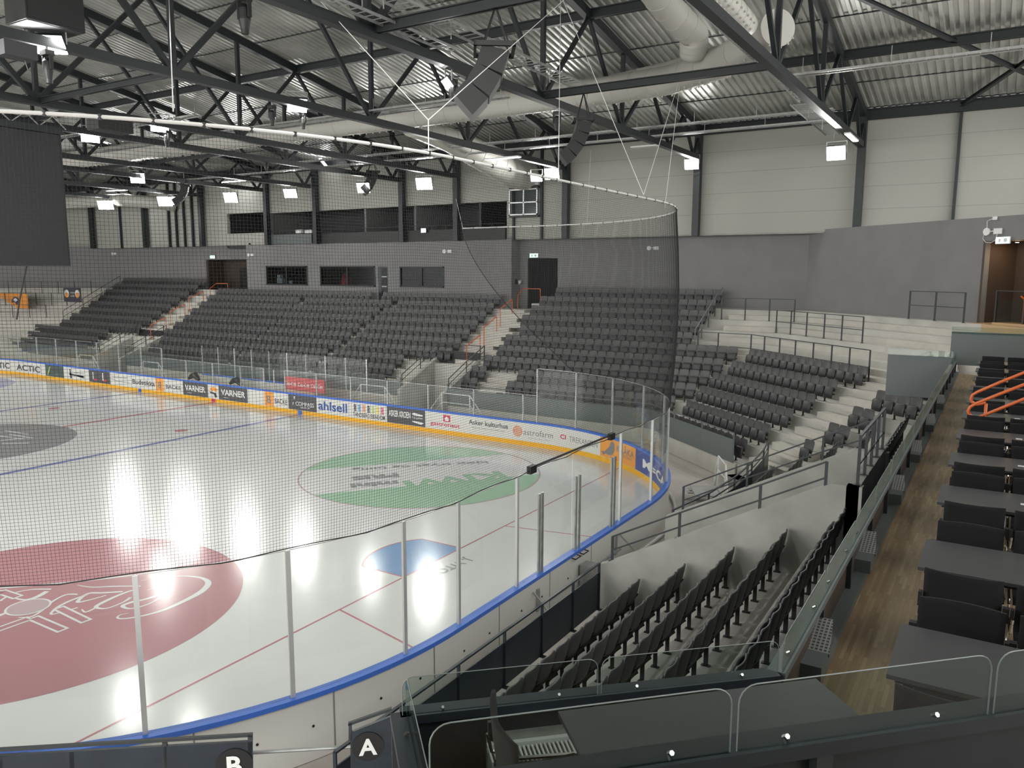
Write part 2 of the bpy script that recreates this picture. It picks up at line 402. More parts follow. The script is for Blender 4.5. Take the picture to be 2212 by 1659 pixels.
# ------------------------------------------------------------------ dasher boards, advertising, glass
bd_ = empty('rink_boards', (0, HW, 0), label='white dasher boards with blue cap rail and yellow kick strip around the ice', cat='dasher boards')
def bpart(mb, name, m, parent=None):
    p = parent or bd_
    o = mb.build(name, m); o.parent = p
    if p is bd_: o.location = (0, -HW, 0)
    return o
S0, S1 = -38., 74.
bpart(sweep(MB(), S0, S1, 0, .10, -.02, 1.02), 'board_panel', 'board_white')
bpart(sweep(MB(), S0, S1, -.03, .15, 1.02, 1.10), 'cap_rail', 'cap_blue')
kick = bpart(sweep(MB(), S0, S1, -.014, -.001, .01, .21), 'kick_strip', 'kick_yellow')
for s, m in ((-BL, 'cap_blue'), (0, 'ink_red'), (BL, 'cap_blue')):
    o = sweep(MB(), s-.16, s+.16, -.018, -.0145, .01, .21).build('line_marker', m, kick)
# seams and bolts on the outer face of the near boards
for s in [38.5+i*2.05 for i in range(9)]:
    bpart(sweep(MB(), s-.012, s+.012, .1, .104, 0, 1.02), 'panel_joint', 'ink_grey')
    for ds in (.35, 1.2):
        q = path(s+ds, .10); bpart(MB().tube([(q[0], q[1], .55), (q[0]+q[2]*.012, q[1]+q[3]*.012, .55)], .022, 8), 'bolt', 'black')
Z0, Z1 = .225, 1.015
def ad(s0, s1, m, off=-.008):
    return bpart(sweep(MB(), s0, s1, off, off+.007, Z0, Z1, .3), 'advert_panel', m)
def adtext(p, txt, s0, s1, zc, h, m, bold=.006, shear=0., width=True):
    c = (s0+s1)/2
    def f(x, y):
        q = path(c+x, -.0125); return (q[0], q[1], zc+y)
    return put_text(txt, h*1.38, f, 'lettering', m, p, width=(s1-s0) if width else None, bold=bold, shear=shear)
def adshape(p, pts, m, name='emblem', off=-.0135):
    mb = MB(); mb.add([(*path(s, off)[:2], z) for s, z in pts], [tuple(range(len(pts)))]); return mb.build(name, m, p)
def adring(p, s, z, r, r0, m, n=24):
    mb = MB()
    for i in range(n):
        a, b = 2*pi*i/n, 2*pi*(i+1)/n
        mb.add([(*path(s+q*math.cos(t), -.0135)[:2], z+q*math.sin(t)) for q, t in ((r, a), (r, b), (r0, b), (r0, a))], [(0, 1, 2, 3)])
    mb.build('emblem', m, p)
p = ad(-30, -17.98, 'board_white')
adtext(p, 'ACTIC', -28.4, -25.3, .40, .42, 'ink', .012); adtext(p, 'ACTIC', -25.0, -22.7, .40, .42, 'ink', .012); adtext(p, 'ACTIC', -21.9, -18.7, .38, .42, 'ink', .012)
p = ad(-17.98, -15.68, 'ad_green'); adtext(p, 'BREIVOLL', -17.2, -15.9, .62, .15, 'ad_dark', .002); adtext(p, 'GOLF', -16.9, -16.2, .38, .12, 'ink_grey', .002)
adshape(p, [(-17.8, .3), (-17.7, .3), (-17.3, .9), (-17.45, .9)], 'c3')
p = ad(-15.68, -12.62, 'board_white')
adshape(p, [(-15.0, .62), (-13.3, .52), (-13.3, .42), (-15.0, .50)], 'ink'); adshape(p, [(-14.95, .92), (-14.8, .9), (-14.72, .3), (-14.9, .26)], 'ink'); adtext(p, 'Tømrermester', -14.6, -13.2, .66, .1, 'ink_grey', .001)
adshape(p, [(-14.0, .60), (-13.2, .56), (-13.2, .38), (-14.0, .44)], 'ink_grey')
p = ad(-12.62, -10.24, 'ad_dark')
for s in (-12.2, -11.1): adshape(p, [(s, .9), (s+.12, .9), (s+.12, .40), (s, .40)], 'white'); adshape(p, [(s+.12, .48), (s+.5, .48), (s+.5, .36), (s+.12, .36)], 'ink_red')
p = ad(-10.24, 4.34, 'board_white')
adtext(p, 'håndverker', -10.0, -8.3, .72, .12, 'ink_grey', .001); adshape(p, [(-10.1, .62), (-9.4, .52), (-8.1, .50), (-8.1, .48), (-9.4, .48), (-10.1, .58)], 'ink_grey')
adtext(p, 'Budstikka', -7.8, -5.5, .48, .30, 'ink', .008)
q_ = ad(-5.4, -4.62, 'ad_orange', -.0105); adtext(q_, '8', -5.2, -4.85, .42, .38, 'ink_grey', .01); adtext(p, 'BACKE', -4.4, -2.95, .46, .24, 'ink', .004)
# redrawn over white field
for s0, s1 in ((-2.75, -.48), (.5, 2.96)):
    q_ = sweep(MB(), s0, s1, -.0105, -.008, Z0, Z1, .3).build('advert_panel', 'ad_dark'); q_.parent = bd_; q_.location = (0, -HW, 0)
    adtext(q_, 'VARNER', s0+.2, s1-.2, .50, .34, 'white', .012)
    adshape(q_, [(s0+.4, .36), (s0+.8, .36), (s0+.8, .38), (s0+.4, .38)], 'white')
for pts, m in (([(-.32, .80), (.1, .92), (.42, .78), (.30, .60), (.05, .70), (-.1, .62)], 'ad_orange'), ([(-.36, .62), (-.05, .60), (.25, .55), (.35, .34), (.18, .28), (.05, .48), (-.2, .50)], 'ink'), ([(.1, .66), (.3, .56), (.2, .44)], 'white')):
    adshape(p, pts, m)
q_ = ad(4.34, 5.05, 'ad_orange'); adtext(q_, 'B', 4.52, 4.85, .40, .42, 'ink_grey', .01)
p = ad(5.05, 8.30-2.1, 'board_white'); adtext(p, 'BACKE', 5.15, 6.1, .42, .28, 'ink', .004)
p = ad(6.2, 8.3, 'ad_dark'); adtext(p, 'COMPASS', 6.75, 8.1, .46, .22, 'white', .002); adtext(p, 'GROUP', 7.1, 7.8, .34, .09, 'white', .001)
adshape(p, [(6.6, .92), (6.72, .94), (6.70, .82), (6.58, .74), (6.64, .82)], 'white'); adshape(p, [(6.55, .62), (6.60, .62), (6.56, .46), (6.52, .46)], 'white')
p = ad(8.3, 13.08, 'board_white'); adtext(p, 'ahlsell', 8.42, 10.45, .42, .46, 'ink_blue', .014)
adtext(p, 'TANDBERG EIENDOM', 10.85, 12.95, .30, .22, 'ink', .004)
for i, m in enumerate(('ink', 'c1', 'c2', 'ink', 'c3', 'c4', 'c5')):
    s = 10.9+i*.30; adtext(p, 'S', s, s+.19, .76, .16, m, .012); adtext(p, 'S', s, s+.19, .58, .16, m, .012)
p = ad(13.08, 15.44, 'ad_dark'); adtext(p, 'ASKER KROEN', 13.2, 14.55, .56, .30, 'white', .008)
adshape(p, [(14.65, .80), (14.75, .86), (15.3, .78), (15.3, .72), (14.75, .72)], 'white'); adtext(p, 'Catering & Event', 14.65, 15.3, .58, .10, 'white', .001); adshape(p, [(14.65, .46), (15.2, .44), (15.35, .40), (15.2, .32), (14.9, .36), (14.65, .42)], 'white')
p = ad(15.44, 24.96, 'board_white')
adshape(p, [(16.5, .93), (16.9, .93), (16.9, .62), (16.5, .62)], 'ink_red', off=-.011); adshape(p, [(16.6, .66), (16.8, .66), (16.82, .78), (16.7, .88), (16.58, .78)], 'white'); adtext(p, 'gastronaut', 15.75, 17.45, .40, .19, 'ink_red', .004)
adtext(p, 'Asker kulturhus', 17.95, 20.05, .66, .22, 'ink', .004); adtext(p, 'Levende kultur i det hele livet', 18.1, 19.9, .50, .07, 'ink_grey', .0)
for r, r0 in ((.24, .20), (.17, .13), (.10, .06), (.035, .0)): adring(p, 20.55, .62, r, r0, 'ink_or')
adtext(p, 'astrofarm', 20.85, 22.35, .50, .26, 'ink_grey', .0); adtext(p, 'solutions for a better tomorrow', 21.1, 22.2, .36, .05, 'ink_grey', .0)
adtext(p, 'CI', 22.72, 23.02, .56, .19, 'ink_red', .008); adtext(p, 'TREKANTEN', 23.2, 24.8, .50, .24, 'ink_grey', .0)
p = ad(24.96, 27.38, 'ad_orange')
adshape(p, [(25.0, .42), (25.25, .46), (25.55, .72), (25.62, .90), (25.75, .93), (25.86, .84), (25.86, .58), (25.72, .40), (25.5, .34), (25.3, .38), (25.15, .28), (25.1, .36)], 'ink_grey')
adshape(p, [(25.6, .40), (25.63, .40), (25.66, .27), (25.63, .27)], 'ink_grey'); adtext(p, 'KRÅKA', 26.0, 27.25, .60, .26, 'ink_grey', .006); adtext(p, 'VÆRTSHUS', 26.15, 27.1, .45, .12, 'ink_grey', .001)
p = ad(27.38, 31.2, 'ad_blue'); adtext(p, 'M=CA', 28.0, 30.9, .46, .32, 'white', .012)
adshape(p, [(28.75, .58), (29.15, .55), (29.15, .50), (28.75, .53)], 'ad_orange')

# glass screens: each pane and post a part of the glass shield
gs = empty('glass_shield', (0, HW, 1.1), label='clear protective glass shield on aluminium posts standing on the rink boards', cat='glass screen')
def gpart(mb, name, m, label=None):
    o = mb.build(name, m); o.parent = gs; o.location = (0, -HW, -1.1)
    if label: o['label'] = label
    return o
def gtop(s):
    if s < -4: return 2.85
    if s < 21.4: return 2.25
    return 3.42
posts = [-34, -31.5, -29, -26.5, -24, -21.5, -19, -16.5, -14, -11.6, -9.2, -6.8, -4.7, -2.4, 0, 2.4, 4.3, 5.1, 5.95, 8.3, 10.7, 13.1, 15.6, 18.2, 20.8, 21.5, 23.5, 25.6, 27.8, 30.1, 32.4, 34.6, 36.75, 39.45, 41.85, 43.88, 45.28, 47.33, 49.36, 51.4, 53.5, 55.6, 57.7, 59.8]
for a, b in zip(posts, posts[1:]):
    t = min(gtop((a+b)/2), 9)
    if 36.7 < a < 41.8: t = 3.42
    if 4.2 < a < 5.9: continue
    gpart(sweep(MB(), a+.03, b-.03, .04, .052, 1.10, t, .3), 'glass_pane', 'glass')
    gpart(sweep(MB(), a+.03, b-.03, .038, .054, t, t+.012, .3), 'pane_edge', 'alu')
for s in posts:
    if s in (39.45,): continue
    q = path(s, .05); t = max(gtop(s-.1), gtop(s+.1)); T = Vector((-q[3], q[2], 0)); N = Vector((q[2], q[3], 0))
    if s in (36.75,): t = 3.42
    w = .035 if s > 40 else .028
    mb = MB().obox((q[0], q[1], (1.1+t)/2), T*w, N*.02, (0, 0, (t-1.1)/2)); mb.obox((q[0]-q[2]*.03, q[1]-q[3]*.03, (1.1+t)/2), T*.012, N*.02, (0, 0, (t-1.1)/2))
    gpart(mb, 'glass_post', 'alu')
# gate posts on the near end boards
for s in (40.85, 40.98, 39.1, 39.28, 37.15, 37.33):
    q = path(s, .06); gpart(MB().tube([(q[0], q[1], 1.08), (q[0], q[1], 2.86 if s > 38 else 2.9)], .036, 12), 'gate_post', 'galv')
for s in (39.0, 39.4):
    q = path(s, .16); a = path(s-.13, .16); b = path(s+.13, .16)
    gpart(MB().tube([(a[0]-.05, a[1], .98), (a[0]+.05, a[1], .97), (b[0]+.05, b[1], .97), (b[0]-.05, b[1], .98)], .014, 6), 'gate_handle', 'black')
# door gear outside the end boards
gg = empty('gate_gear', (30.3, .4, 0), label='galvanised latch box and bracing behind the rink gate boards', cat='gate gear')
def gp(mb, name, m):
    o = mb.build(name, m); o.parent = gg; o.location = (-30.3, -.4, 0); return o
gp(MB().box(30.15, 30.5, .2, .55, .2, .72), 'latch_box', 'galv'); gp(MB().box(30.15, 30.55, -1.5, 2.2, .05, .12), 'ground_rail', 'galv')
gp(MB().bar((30.12, 2.5, .8), (30.9, 2.6, .05), .035), 'brace', 'galv'); gp(MB().bar((30.12, -1.9, .8), (30.9, -1.9, .05), .035), 'brace', 'galv')
gp(MB().bar((30.3, -1.5, .52), (30.3, 2.2, .52), .04), 'slide_bar', 'galv')
for y in (2.3, -1.7): gp(MB().box(30.1, 30.14, y-.05, y+.05, .3, .8), 'hinge', 'galv')
# white pipe rail at floor level outside the far corner boards
ft = empty('kerb_pipe', path(33, .5)[:2]+(0,), label='white kerb pipe lying on the floor along the outside of the corner boards', cat='pipe')
q0 = path(33, .5)
pts = [Vector((*path(s, .32)[:2], .06))-Vector((q0[0], q0[1], 0)) for s in srange(30, 37, .5)]
MB().tube(pts, .05, 8).build('pipe', 'white_metal', ft)

# ------------------------------------------------------------------ stands
ZC = lambda k: 6.61-.512*k
ZS2 = lambda k: 6.13-.472*(k-1)
ZS1 = lambda k: 6.85-.48*k
TR = .86
Yf = lambda k: 24.6-(k-1)*.842-.5
Yb = lambda k: 24.6-(k-1)*.842
Nb = lambda k: 34.25-.95*(k-5)
Nf = lambda k: Nb(k)-.5
Xb = lambda k: 32.36+.92*(10-k)
Xf = lambda k: Xb(k)-.5
CA, SA = .649, .76
nu = Vector((CA, SA, 0)); du = Vector((SA, -CA, 0))
def nd(n, d): v = nu*n+du*d; return (v.x, v.y)
def iy(n, y): return ((n-SA*y)/CA, y)
def ix(n, x): return (x, (n-CA*x)/SA)
# far stand, sections one and two
def farsection(xs, zf, ks, name):
    mb = MB()
    for k in ks:
        for x0, x1 in xs(k): mb.box(x0, x1, Yf(k), 25.6 if k <= 1 else Yf(k-1)+.02, -.02, zf(k)-TR)
    return struct(mb.build(name, 'concrete'))
farsection(lambda k: [(-15.0, 14.2)] if k <= 7 else [(-13.9, 11.2)], ZS2, range(1, 11), 'terrace_middle')
farsection(lambda k: [(-28.5, -15.0)] if k <= 7 else [(-32, -17.2)], ZS1, range(0, 11), 'terrace_left')
# corner ring, also the right hand far section
def front(k, zo=0):
    P = [(14.2 if k <= 7 else 14.2, Yf(k)), iy(Nf(k), Yf(k))]
    if k >= 6: P += [ix(Nf(k), Xf(k)), (Xf(k), 2.3 if k >= 7 else -9.9)]
    elif k >= 3: P += [ix(Nf(k), 36.95), (36.95, 2.3)]
    else: P += [ix(Nf(k), 41)]
    return P
mb = MB()
for k in range(10, -1, -1):
    f = front(k); tz = ZC(k)-TR
    if k > 0:
        b = front(k-1)
        if k == 7: b = b[:-1]+[(b[-1][0], 2.3)]
        if k == 3: b = b[:-1]+[ix(Nf(k-1), 36.95)]
        if k == 2 or k == 1: pass
        if k == 6: b = b[:-1]+[(36.95, -9.9)]
        pl = f+b[::-1]
    else: pl = f+[(41, 25.6+3), (14.2, 25.6)]
    if k <= 5: pl = pl
    mb.prism(pl, -.02, tz if k > 4 else tz-.12)
struct(mb.build('terrace_corner', 'concrete'))
# mirrored standing terrace on the left
mir = lambda p_: (-1.6-p_[0], p_[1])
mb = MB()
for k in range(10, -1, -1):
    f = [(-28.5, Yf(k)), mir(iy(Nf(k), Yf(k))), mir(ix(Nf(k), 41))]
    b = [(-28.5, Yf(k-1)), mir(iy(Nf(k-1), Yf(k-1))), mir(ix(Nf(k-1), 41))] if k else [(-28.5, 26.2), (-42, 26.2)]
    mb.prism((f+b[::-1])[::-1], -.02, ZS1(k)-TR-.1)
    if k: mb.prism(([(-28.5, Yf(k-1)-.42), mir(iy(Nf(k-1)-.42, Yf(k-1)-.42)), mir(ix(Nf(k-1)-.42, 41))]+b[::-1])[::-1], ZS1(k)-TR-.2, ZS1(k)-TR+.14)
struct(mb.build('terrace_standing_left', 'concrete_light'))
# near stand
mb = MB()
for k in range(7, 11): mb.box(Xf(k), Xf(k-1)+.02, -9.9, -1.5, -.02, ZC(k)-TR)
struct(mb.build('terrace_end', 'concrete'))
# half steps on the standing terraces
mb = MB()
for k in range(1, 6):
    z = ZC(k)-TR+.13; a = Yf(k-1)-.42; n = Nf(k-1)-.42
    j0, j1 = iy(n, a), iy(Nf(k-1), Yf(k-1)); 
    if k >= 4: j0, j1 = iy(n, a), iy(Nf(k-1), Yf(k-1))
    xe = 36.9 if k >= 3 else 38.6
    mb.prism([(26.2, a), j0, ix(n, xe), ix(Nf(k-1)+.02, xe), (j1[0], j1[1]+.02), (26.2, Yf(k-1)+.02)], z-.3, z)
hs = struct(mb.build('terrace_half_steps', 'concrete_light'))
# stairs in the aisles
def ystairs(x0, x1, zf, ks, name):
    mb = MB()
    for k in ks:
        zt = zf(k)-TR; z2 = zf(k-1)-TR
        mb.box(x0, x1, Yf(k)-.0, Yf(k-1)+.0, zt, zt+.012)
        mb.box(x0, x1, Yf(k-1)-.42, Yf(k-1)+.0, zt, (zt+z2)/2)
    return struct(mb.build(name, 'concrete_light'))
ystairs(12.5, 14.7, ZS2, range(2, 8), 'stairs_right_aisle'); ystairs(-15.9, -14.1, ZS2, range(2, 8), 'stairs_left_aisle')
ystairs(15.2, 16.9, ZC, range(8, 11), 'stairs_lower_right'); ystairs(9.7, 11.2, ZS2, range(8, 11), 'stairs_lower_middle'); ystairs(-19.4, -17.5, ZS1, range(8, 11), 'stairs_lower_left')
mb = MB()
for k in range(5, 12):
    zt = ZC(k)-TR; z2 = ZC(k-1)-TR; e0, e1 = 15.25, 17.3
    for a, b, zz_ in ((Nf(k-1)-.47, Nf(k-1)+.0, (zt+z2)/2), (Nf(k), Nf(k-1), zt+.012)):
        if k == 11: a, b, zz_ = (Nf(10)-.45, Nf(10)+.01, .30)
        mb.prism([nd(a, e0), nd(a, e1), nd(b, e1), nd(b, e0)], 0 if k == 11 else zt-.1, zz_)
struct(mb.build('stairs_corner', 'concrete_light'))

# vomitory walls (poured concrete, stepped slope top)
def wall_poly(name, p0, p1, th, prof, m='concrete_wall'):
    """vertical wall from p0 to p1 in plan; prof = [(t, ztop)...]"""
    a = Vector((*p0, 0)); b = Vector((*p1, 0)); d = b-a; n = Vector((-d.y, d.x, 0)).normalized()*th
    pts = [a+d*prof[0][0]]+[a+d*t+Vector((0, 0, z)) for t, z in prof]+[a+d*prof[-1][0]]
    return struct(MB().ext(pts, n).build(name, m))
wall_poly('wall_vomitory_far_left', (11.2, 16.05), (11.2, 20.1), -.2, [(0, 1.30), (.1, 1.45), (.93, 2.95), (1, 2.95)])
wall_poly('wall_vomitory_far_right', (14.2, 16.05), (14.2, 20.1), .2, [(0, 1.30), (.1, 1.45), (.93, 2.85), (1, 2.85)])
wall_poly('wall_vomitory_left_a', (-17.2, 16.05), (-17.2, 20.1), -.2, [(0, 1.40), (.1, 1.55), (.93, 2.9), (1, 2.9)])
wall_poly('wall_vomitory_left_b', (-13.9, 16.05), (-13.9, 20.1), .2, [(0, 1.40), (.1, 1.55), (.93, 2.9), (1, 2.9)])
wall_poly('wall_vomitory_near', (31.45, -1.5), (36.3, -1.5), .2, [(0, 1.56), (.03, 1.62), (.90, 3.92), (1, 3.92)])
wall_poly('wall_vomitory_far', (31.5, 2.1), (36.3, 2.1), .2, [(0, 1.62), (.03, 1.70), (.86, 3.80), (1, 3.80)])
wall_poly('wall_vomitory_back', (36.25, -1.5), (36.25, 2.3), .2, [(0, 3.92), (1, 3.92)])
struct(MB().box(11.2, 14.2, 19.7, 20.0, 2.1, 2.45).build('trim_1', 'concrete_wall'))
# front walls under the fascia
mb = MB(); T0 = .70
mb.box(-13.9, 11.2, Yf(10)-.06, Yf(10), -.02, 1.0); struct(mb.build('wall_stand_middle', 'concrete_light'))
mb = MB(); P = [(14.2, Yf(10)), iy(Nf(10), Yf(10)), nd(Nf(10), 15.2)]
for a, b in zip(P, P[1:]):
    d = Vector((b[0]-a[0], b[1]-a[1], 0)).normalized(); n = Vector((d.y, -d.x, 0))*.06
    mb.prism([a, b, (b[0]+n.x, b[1]+n.y), (a[0]+n.x, a[1]+n.y)], -.02, .68)
struct(mb.build('wall_stand_corner', 'concrete_light'))

# ------------------------------------------------------------------ railings and fascia panels
def railing(name, pts, h, label, group=None, m='rail_dark', mids=(.5,), spacing=None, pw=.05, cat='railing', panel=None, foot=True, top=.03, slots=None):
    """posts at each point of pts (x, y, z of foot), top rail, mid rails"""
    o = Vector(pts[0]); e = empty(name, o, label=label, cat=cat, group=group)
    P = [Vector(p)-o for p in pts]
    if spacing:
        Q = [P[0]]
        for a, b in zip(P, P[1:]):
            n = max(1, round((b-a).length/spacing)); Q += [a+(b-a)*i/n for i in range(1, n+1)]
        posts_ = Q
    else: posts_ = P
    for p_ in posts_:
        mb = MB().obox(p_+Vector((0, 0, h/2)), (pw/2, 0, 0), (0, pw/2*.5, 0), (0, 0, h/2))
        if foot: mb.obox(p_+Vector((0, 0, .006)), (.07, 0, 0), (0, .05, 0), (0, 0, .006))
        mb.build('post', m, e)
    mb = MB()
    for a, b in zip(P, P[1:]): mb.bar(a+Vector((0, 0, h)), b+Vector((0, 0, h)), top*1.6, top)
    mb.build('top_rail', m, e)
    for q in mids:
        mb = MB()
        for a, b in zip(P, P[1:]): mb.bar(a+Vector((0, 0, h*q)), b+Vector((0, 0, h*q)), .02, .03)
        mb.build('mid_rail', m, e)
    if panel:
        z0, z1, pm = panel
        for a, b in zip(P, P[1:]):
            d = (b-a); d.z = 0; d.normalize()
            mb = MB().add([a+Vector((0, 0, z0)), b+Vector((0, 0, z0)), b+Vector((0, 0, z1)), a+Vector((0, 0, z1))], [(0, 1, 2, 3)])
            n = Vector((d.y, -d.x, 0))*.02
            mb = MB().ext([a+Vector((0, 0, z0)), b+Vector((0, 0, z0)), b+Vector((0, 0, z1)), a+Vector((0, 0, z1))], n)
            mb.build('panel', pm, e)
    return e
fz = .68
railing('fascia_railing', [(14.25, Yf(10)-.09, fz), (*iy(Nf(10)-.09, Yf(10)-.09), fz)], 1.1, 'grey panelled railing along the front of the right far stand', m='panel_grey', mids=(), spacing=2, panel=(.0, .86, 'panel_grey'), foot=False)
railing('fascia_railing', [(*iy(Nf(10)-.09, Yf(10)-.09), fz), (*nd(Nf(10)-.09, 15.1), fz)], 1.1, 'grey panelled railing in front of the corner seat block', m='panel_grey', mids=(), spacing=2, panel=(.0, .86, 'panel_grey'), foot=False)
railing('fascia_railing', [(-13.9, Yf(10)-.09, .9), (11.1, Yf(10)-.09, .9)], 1.0, 'grey panelled railing along the front of the middle far stand', m='panel_grey', mids=(), spacing=2.5, panel=(.0, .8, 'panel_grey'), foot=False)
railing('fascia_railing', [(-32, Yf(10)-.09, 1.0), (-17.3, Yf(10)-.09, 1.0)], 1.0, 'grey panelled railing along the front of the left far stand', m='panel_grey', mids=(), spacing=2.5, panel=(.0, .8, 'panel_grey'), foot=False)
railing('fascia_railing', [(31.5, -1.6, .63)]+[(31.5, y, .63) for y in (-2.75, -3.95, -5.2, -6.5, -7.8, -9.1)], 1.0, 'navy panelled railing in front of the near seat rows', m='panel_navy', mids=(), panel=(.02, .80, 'panel_navy'))
railing('fascia_railing', [(31.62, 2.3, .5), (31.9, 4.2, .5), (32.0, 6.2, .5), (31.95, 8.2, .5), (31.8, 10.2, .5), (31.6, 11.6, .5)], 1.25, 'dark slatted railing in front of the end seats beyond the concrete tunnel', m='rail_dark', mids=(.84,), panel=(.02, .95, 'panel_navy'))
# tunnel handrails
railing('tunnel_railing', [(31.7, -1.42, 1.66), (33.1, -1.42, 2.40), (34.6, -1.42, 3.18), (35.7, -1.42, 3.76)], .52, 'black two-bar railing on top of the near concrete tunnel wall', mids=(.45,))
railing('tunnel_railing', [(31.9, 2.2, 1.78), (33.4, 2.2, 2.56), (35.0, 2.2, 3.38), (36.0, 2.2, 3.84)], .62, 'black two-bar railing on top of the farther concrete tunnel wall', mids=(.45,))
railing('tunnel_railing', [(36.2, -1.35, 3.93), (36.2, -.55, 3.93), (36.2, .25, 3.93), (36.2, 1.05, 3.93), (36.2, 1.9, 3.93)], .85, 'black railing with metal sheet across the back of the concrete tunnel', mids=(.4,))
for x, lab in ((11.15, 'left edge of the right far tunnel'), (14.25, 'right edge of the right far tunnel'), (-17.15, 'left edge of the left far tunnel'), (-13.95, 'right edge of the left far tunnel')):
    railing('tunnel_railing', [(x, 16.5, 1.45), (x, 18.1, 2.2), (x, 19.8, 2.9)], .6, 'dark sloping handrail on the '+lab, mids=(.5,))
for x0, x1, z, lab in ((11.2, 14.2, 2.35, 'right'), (-17.2, -13.9, 2.35, 'left')):
    e = empty('tunnel_fascia', ((x0+x1)/2, 19.55, z), label='black panel with rail above the %s far tunnel mouth' % lab, cat='fascia panel')
    MB().box(-(x1-x0)/2+.1, (x1-x0)/2-.1, -.03, .03, -.1, .75).build('panel', 'black', e)
    MB().bar((-(x1-x0)/2, 0, 1.15), ((x1-x0)/2, 0, 1.15), .04).build('top_rail', 'rail_dark', e)
    for sx in (-1, 1): MB().bar((sx*((x1-x0)/2-.05), 0, 0), (sx*((x1-x0)/2-.05), 0, 1.15), .05).build('post', 'rail_dark', e)
# railings on the standing terrace
def on(n, u, z): return (*nd(n, u), z)
tz = lambda k: ZC(k)-TR-.12
a = Yf(1)-.1
J = iy(Nf(1)-.1, a)
railing('crush_barrier', [(25.9, a+.3, tz(1)), (27.1, a+.3, tz(1)), (28.3, a+.3, tz(1)), (29.5, a+.3, tz(1))], 1.1, 'black two-bar barrier on the upper standing steps next to the end of the seat rows', pw=.06)
B = [atp(u, v, nu*(Nf(2)+.1), nu) for u, v in ((1676, 721), (1707, 725), (1741, 730), (1779, 735), (1817, 739), (1862, 744))]
railing('crush_barrier', [(p_.x, p_.y, tz(2)) for p_ in B], 1.1, 'long black two-bar barrier in the middle of the grey standing steps', pw=.06)
B = [atp(u, 790, nu*(Nb(5)+.42), nu) for u in (1620, 1649, 1682, 1716, 1755, 1795, 1834, 1878)]
railing('crush_barrier', [(25.6, Yb(5)+.42, tz(4)-.25), (26.6, Yb(5)+.42, tz(4)-.25)]+[(p_.x, p_.y, tz(4)-.25) for p_ in B], 1.3, 'lowest long black barrier directly behind the top row of the corner seat block', pw=.06)
B = [atp(u, 695, nu*(Nf(0)+.0), nu) for u in (1962, 2018, 2081)]
railing('crush_barrier', [(p_.x, p_.y, tz(0)) for p_ in B], 1.15, 'short black barrier with three posts below the grey wall near the brown doorway', pw=.07)
railing('aisle_railing', [(25.55, Yb(0), ZC(0)-TR), (25.45, Yb(1), ZC(1)-TR), (25.4, Yb(2), ZC(2)-TR), (25.35, Yb(3), ZC(3)-TR), (25.3, Yb(4), ZC(4)-TR)], 1.0, 'green-grey sloping rail at the right end of the far seat rows', m='panel_grey')
for i, (x0, x1, k) in enumerate(((-39.5, -31.2, 1), (-38.5, -31.0, 3), (-37.5, -30.5, 5))):
    A_ = mir(ix(Nf(k)+.1, -1.6-x0)); B_ = mir(ix(Nf(k)+.1, -1.6-x1)); z = ZS1(k)-TR-.1
    railing('crush_barrier', [(*A_, z), (*B_, z)], 1.1, ['uppermost', 'second', 'lowest'][i]+' black barrier on the farthest standing steps below the screen', spacing=1.3, pw=.06)
railing('aisle_railing', [(-28.6, Yb(0), ZS1(0)-TR), (-28.7, Yb(2), ZS1(2)-TR), (-28.8, Yb(4), ZS1(4)-TR), (-28.9, Yb(6), ZS1(6)-TR)], 1.0, 'black sloping rail at the left end of the far seat rows')
# orange handrails
def orange(name, pts, feet, lab):
    o = Vector(pts[0]); e = empty(name, o, label=lab, cat='handrail')
    MB().tube([Vector(p_)-o for p_ in pts], .03, 8).build('rail', 'orange', e)
    for a_, b_ in feet: MB().tube([Vector(a_)-o, Vector(b_)-o], .025, 8).build('post', 'orange', e)
for x, zf, lab in ((13.5, ZS2, 'right far aisle stairs'), (-15.0, ZS2, 'left far aisle stairs')):
    for i, k in enumerate((2, 4, 6)):
        y0, y1 = Yb(k+1)-.35, Yb(k)+.1; z0, z1 = zf(k+1)-TR+.1, zf(k)-TR+.1
        orange('orange_handrail', [(x, y0, z0+.95), (x, y1, z1+1.0)], [((x, y0, z0-.1), (x, y0, z0+.95)), ((x, y1, z1), (x, y1, z1+1.0))], '%s orange handrail on the %s' % (['uppermost sloping', 'middle sloping', 'lowest sloping'][i], lab))
    orange('orange_handrail', [(x, Yb(1)-.1, 6.1), (x, Yb(1)+.5, 6.5), (x+1.05, Yb(1)+.75, 6.5)], [((x, Yb(1)-.1, 5.3), (x, Yb(1)-.1, 6.1)), ((x+1.05, Yb(1)+.75, 5.3), (x+1.05, Yb(1)+.75, 6.5))], 'angled orange handrail at the top of the '+lab)
# white steel step-over platforms behind the boards
def platform(loc, rz, lab, m='white_metal', w=1.5):
    e = empty('step_platform', loc, rz, lab, 'step platform', None)
    for y in (0,):
        MB().tube([(-w, y, .75), (-w*.55, y, 1.55), (w*.55, y, 1.55), (w, y, .75)], .025, 8).build('handrail', m, e)
        MB().tube([(-w, y, .35), (-w*.55, y, 1.1), (w*.55, y, 1.1), (w, y, .35)], .02, 8).build('mid_rail', m, e)
    for x in (-w*.55, w*.55): MB().bar((x, 0, 0), (x, 0, 1.55), .045).build('post', m, e)
    for x in (-w, w): MB().bar((x, 0, 0), (x, 0, .75), .045).build('post', m, e)
    mb = MB().box(-w*.55, w*.55, -.9, -.05, .5, .54)
    for i in range(2): mb.box(-w*.55-.3*(i+1), -w*.55-.3*i, -.9, -.05, .34-.17*i, .37-.17*i); mb.box(w*.55+.3*i, w*.55+.3*(i+1), -.9, -.05, .34-.17*i, .37-.17*i)
    mb.build('deck', 'galv', e)
    return e
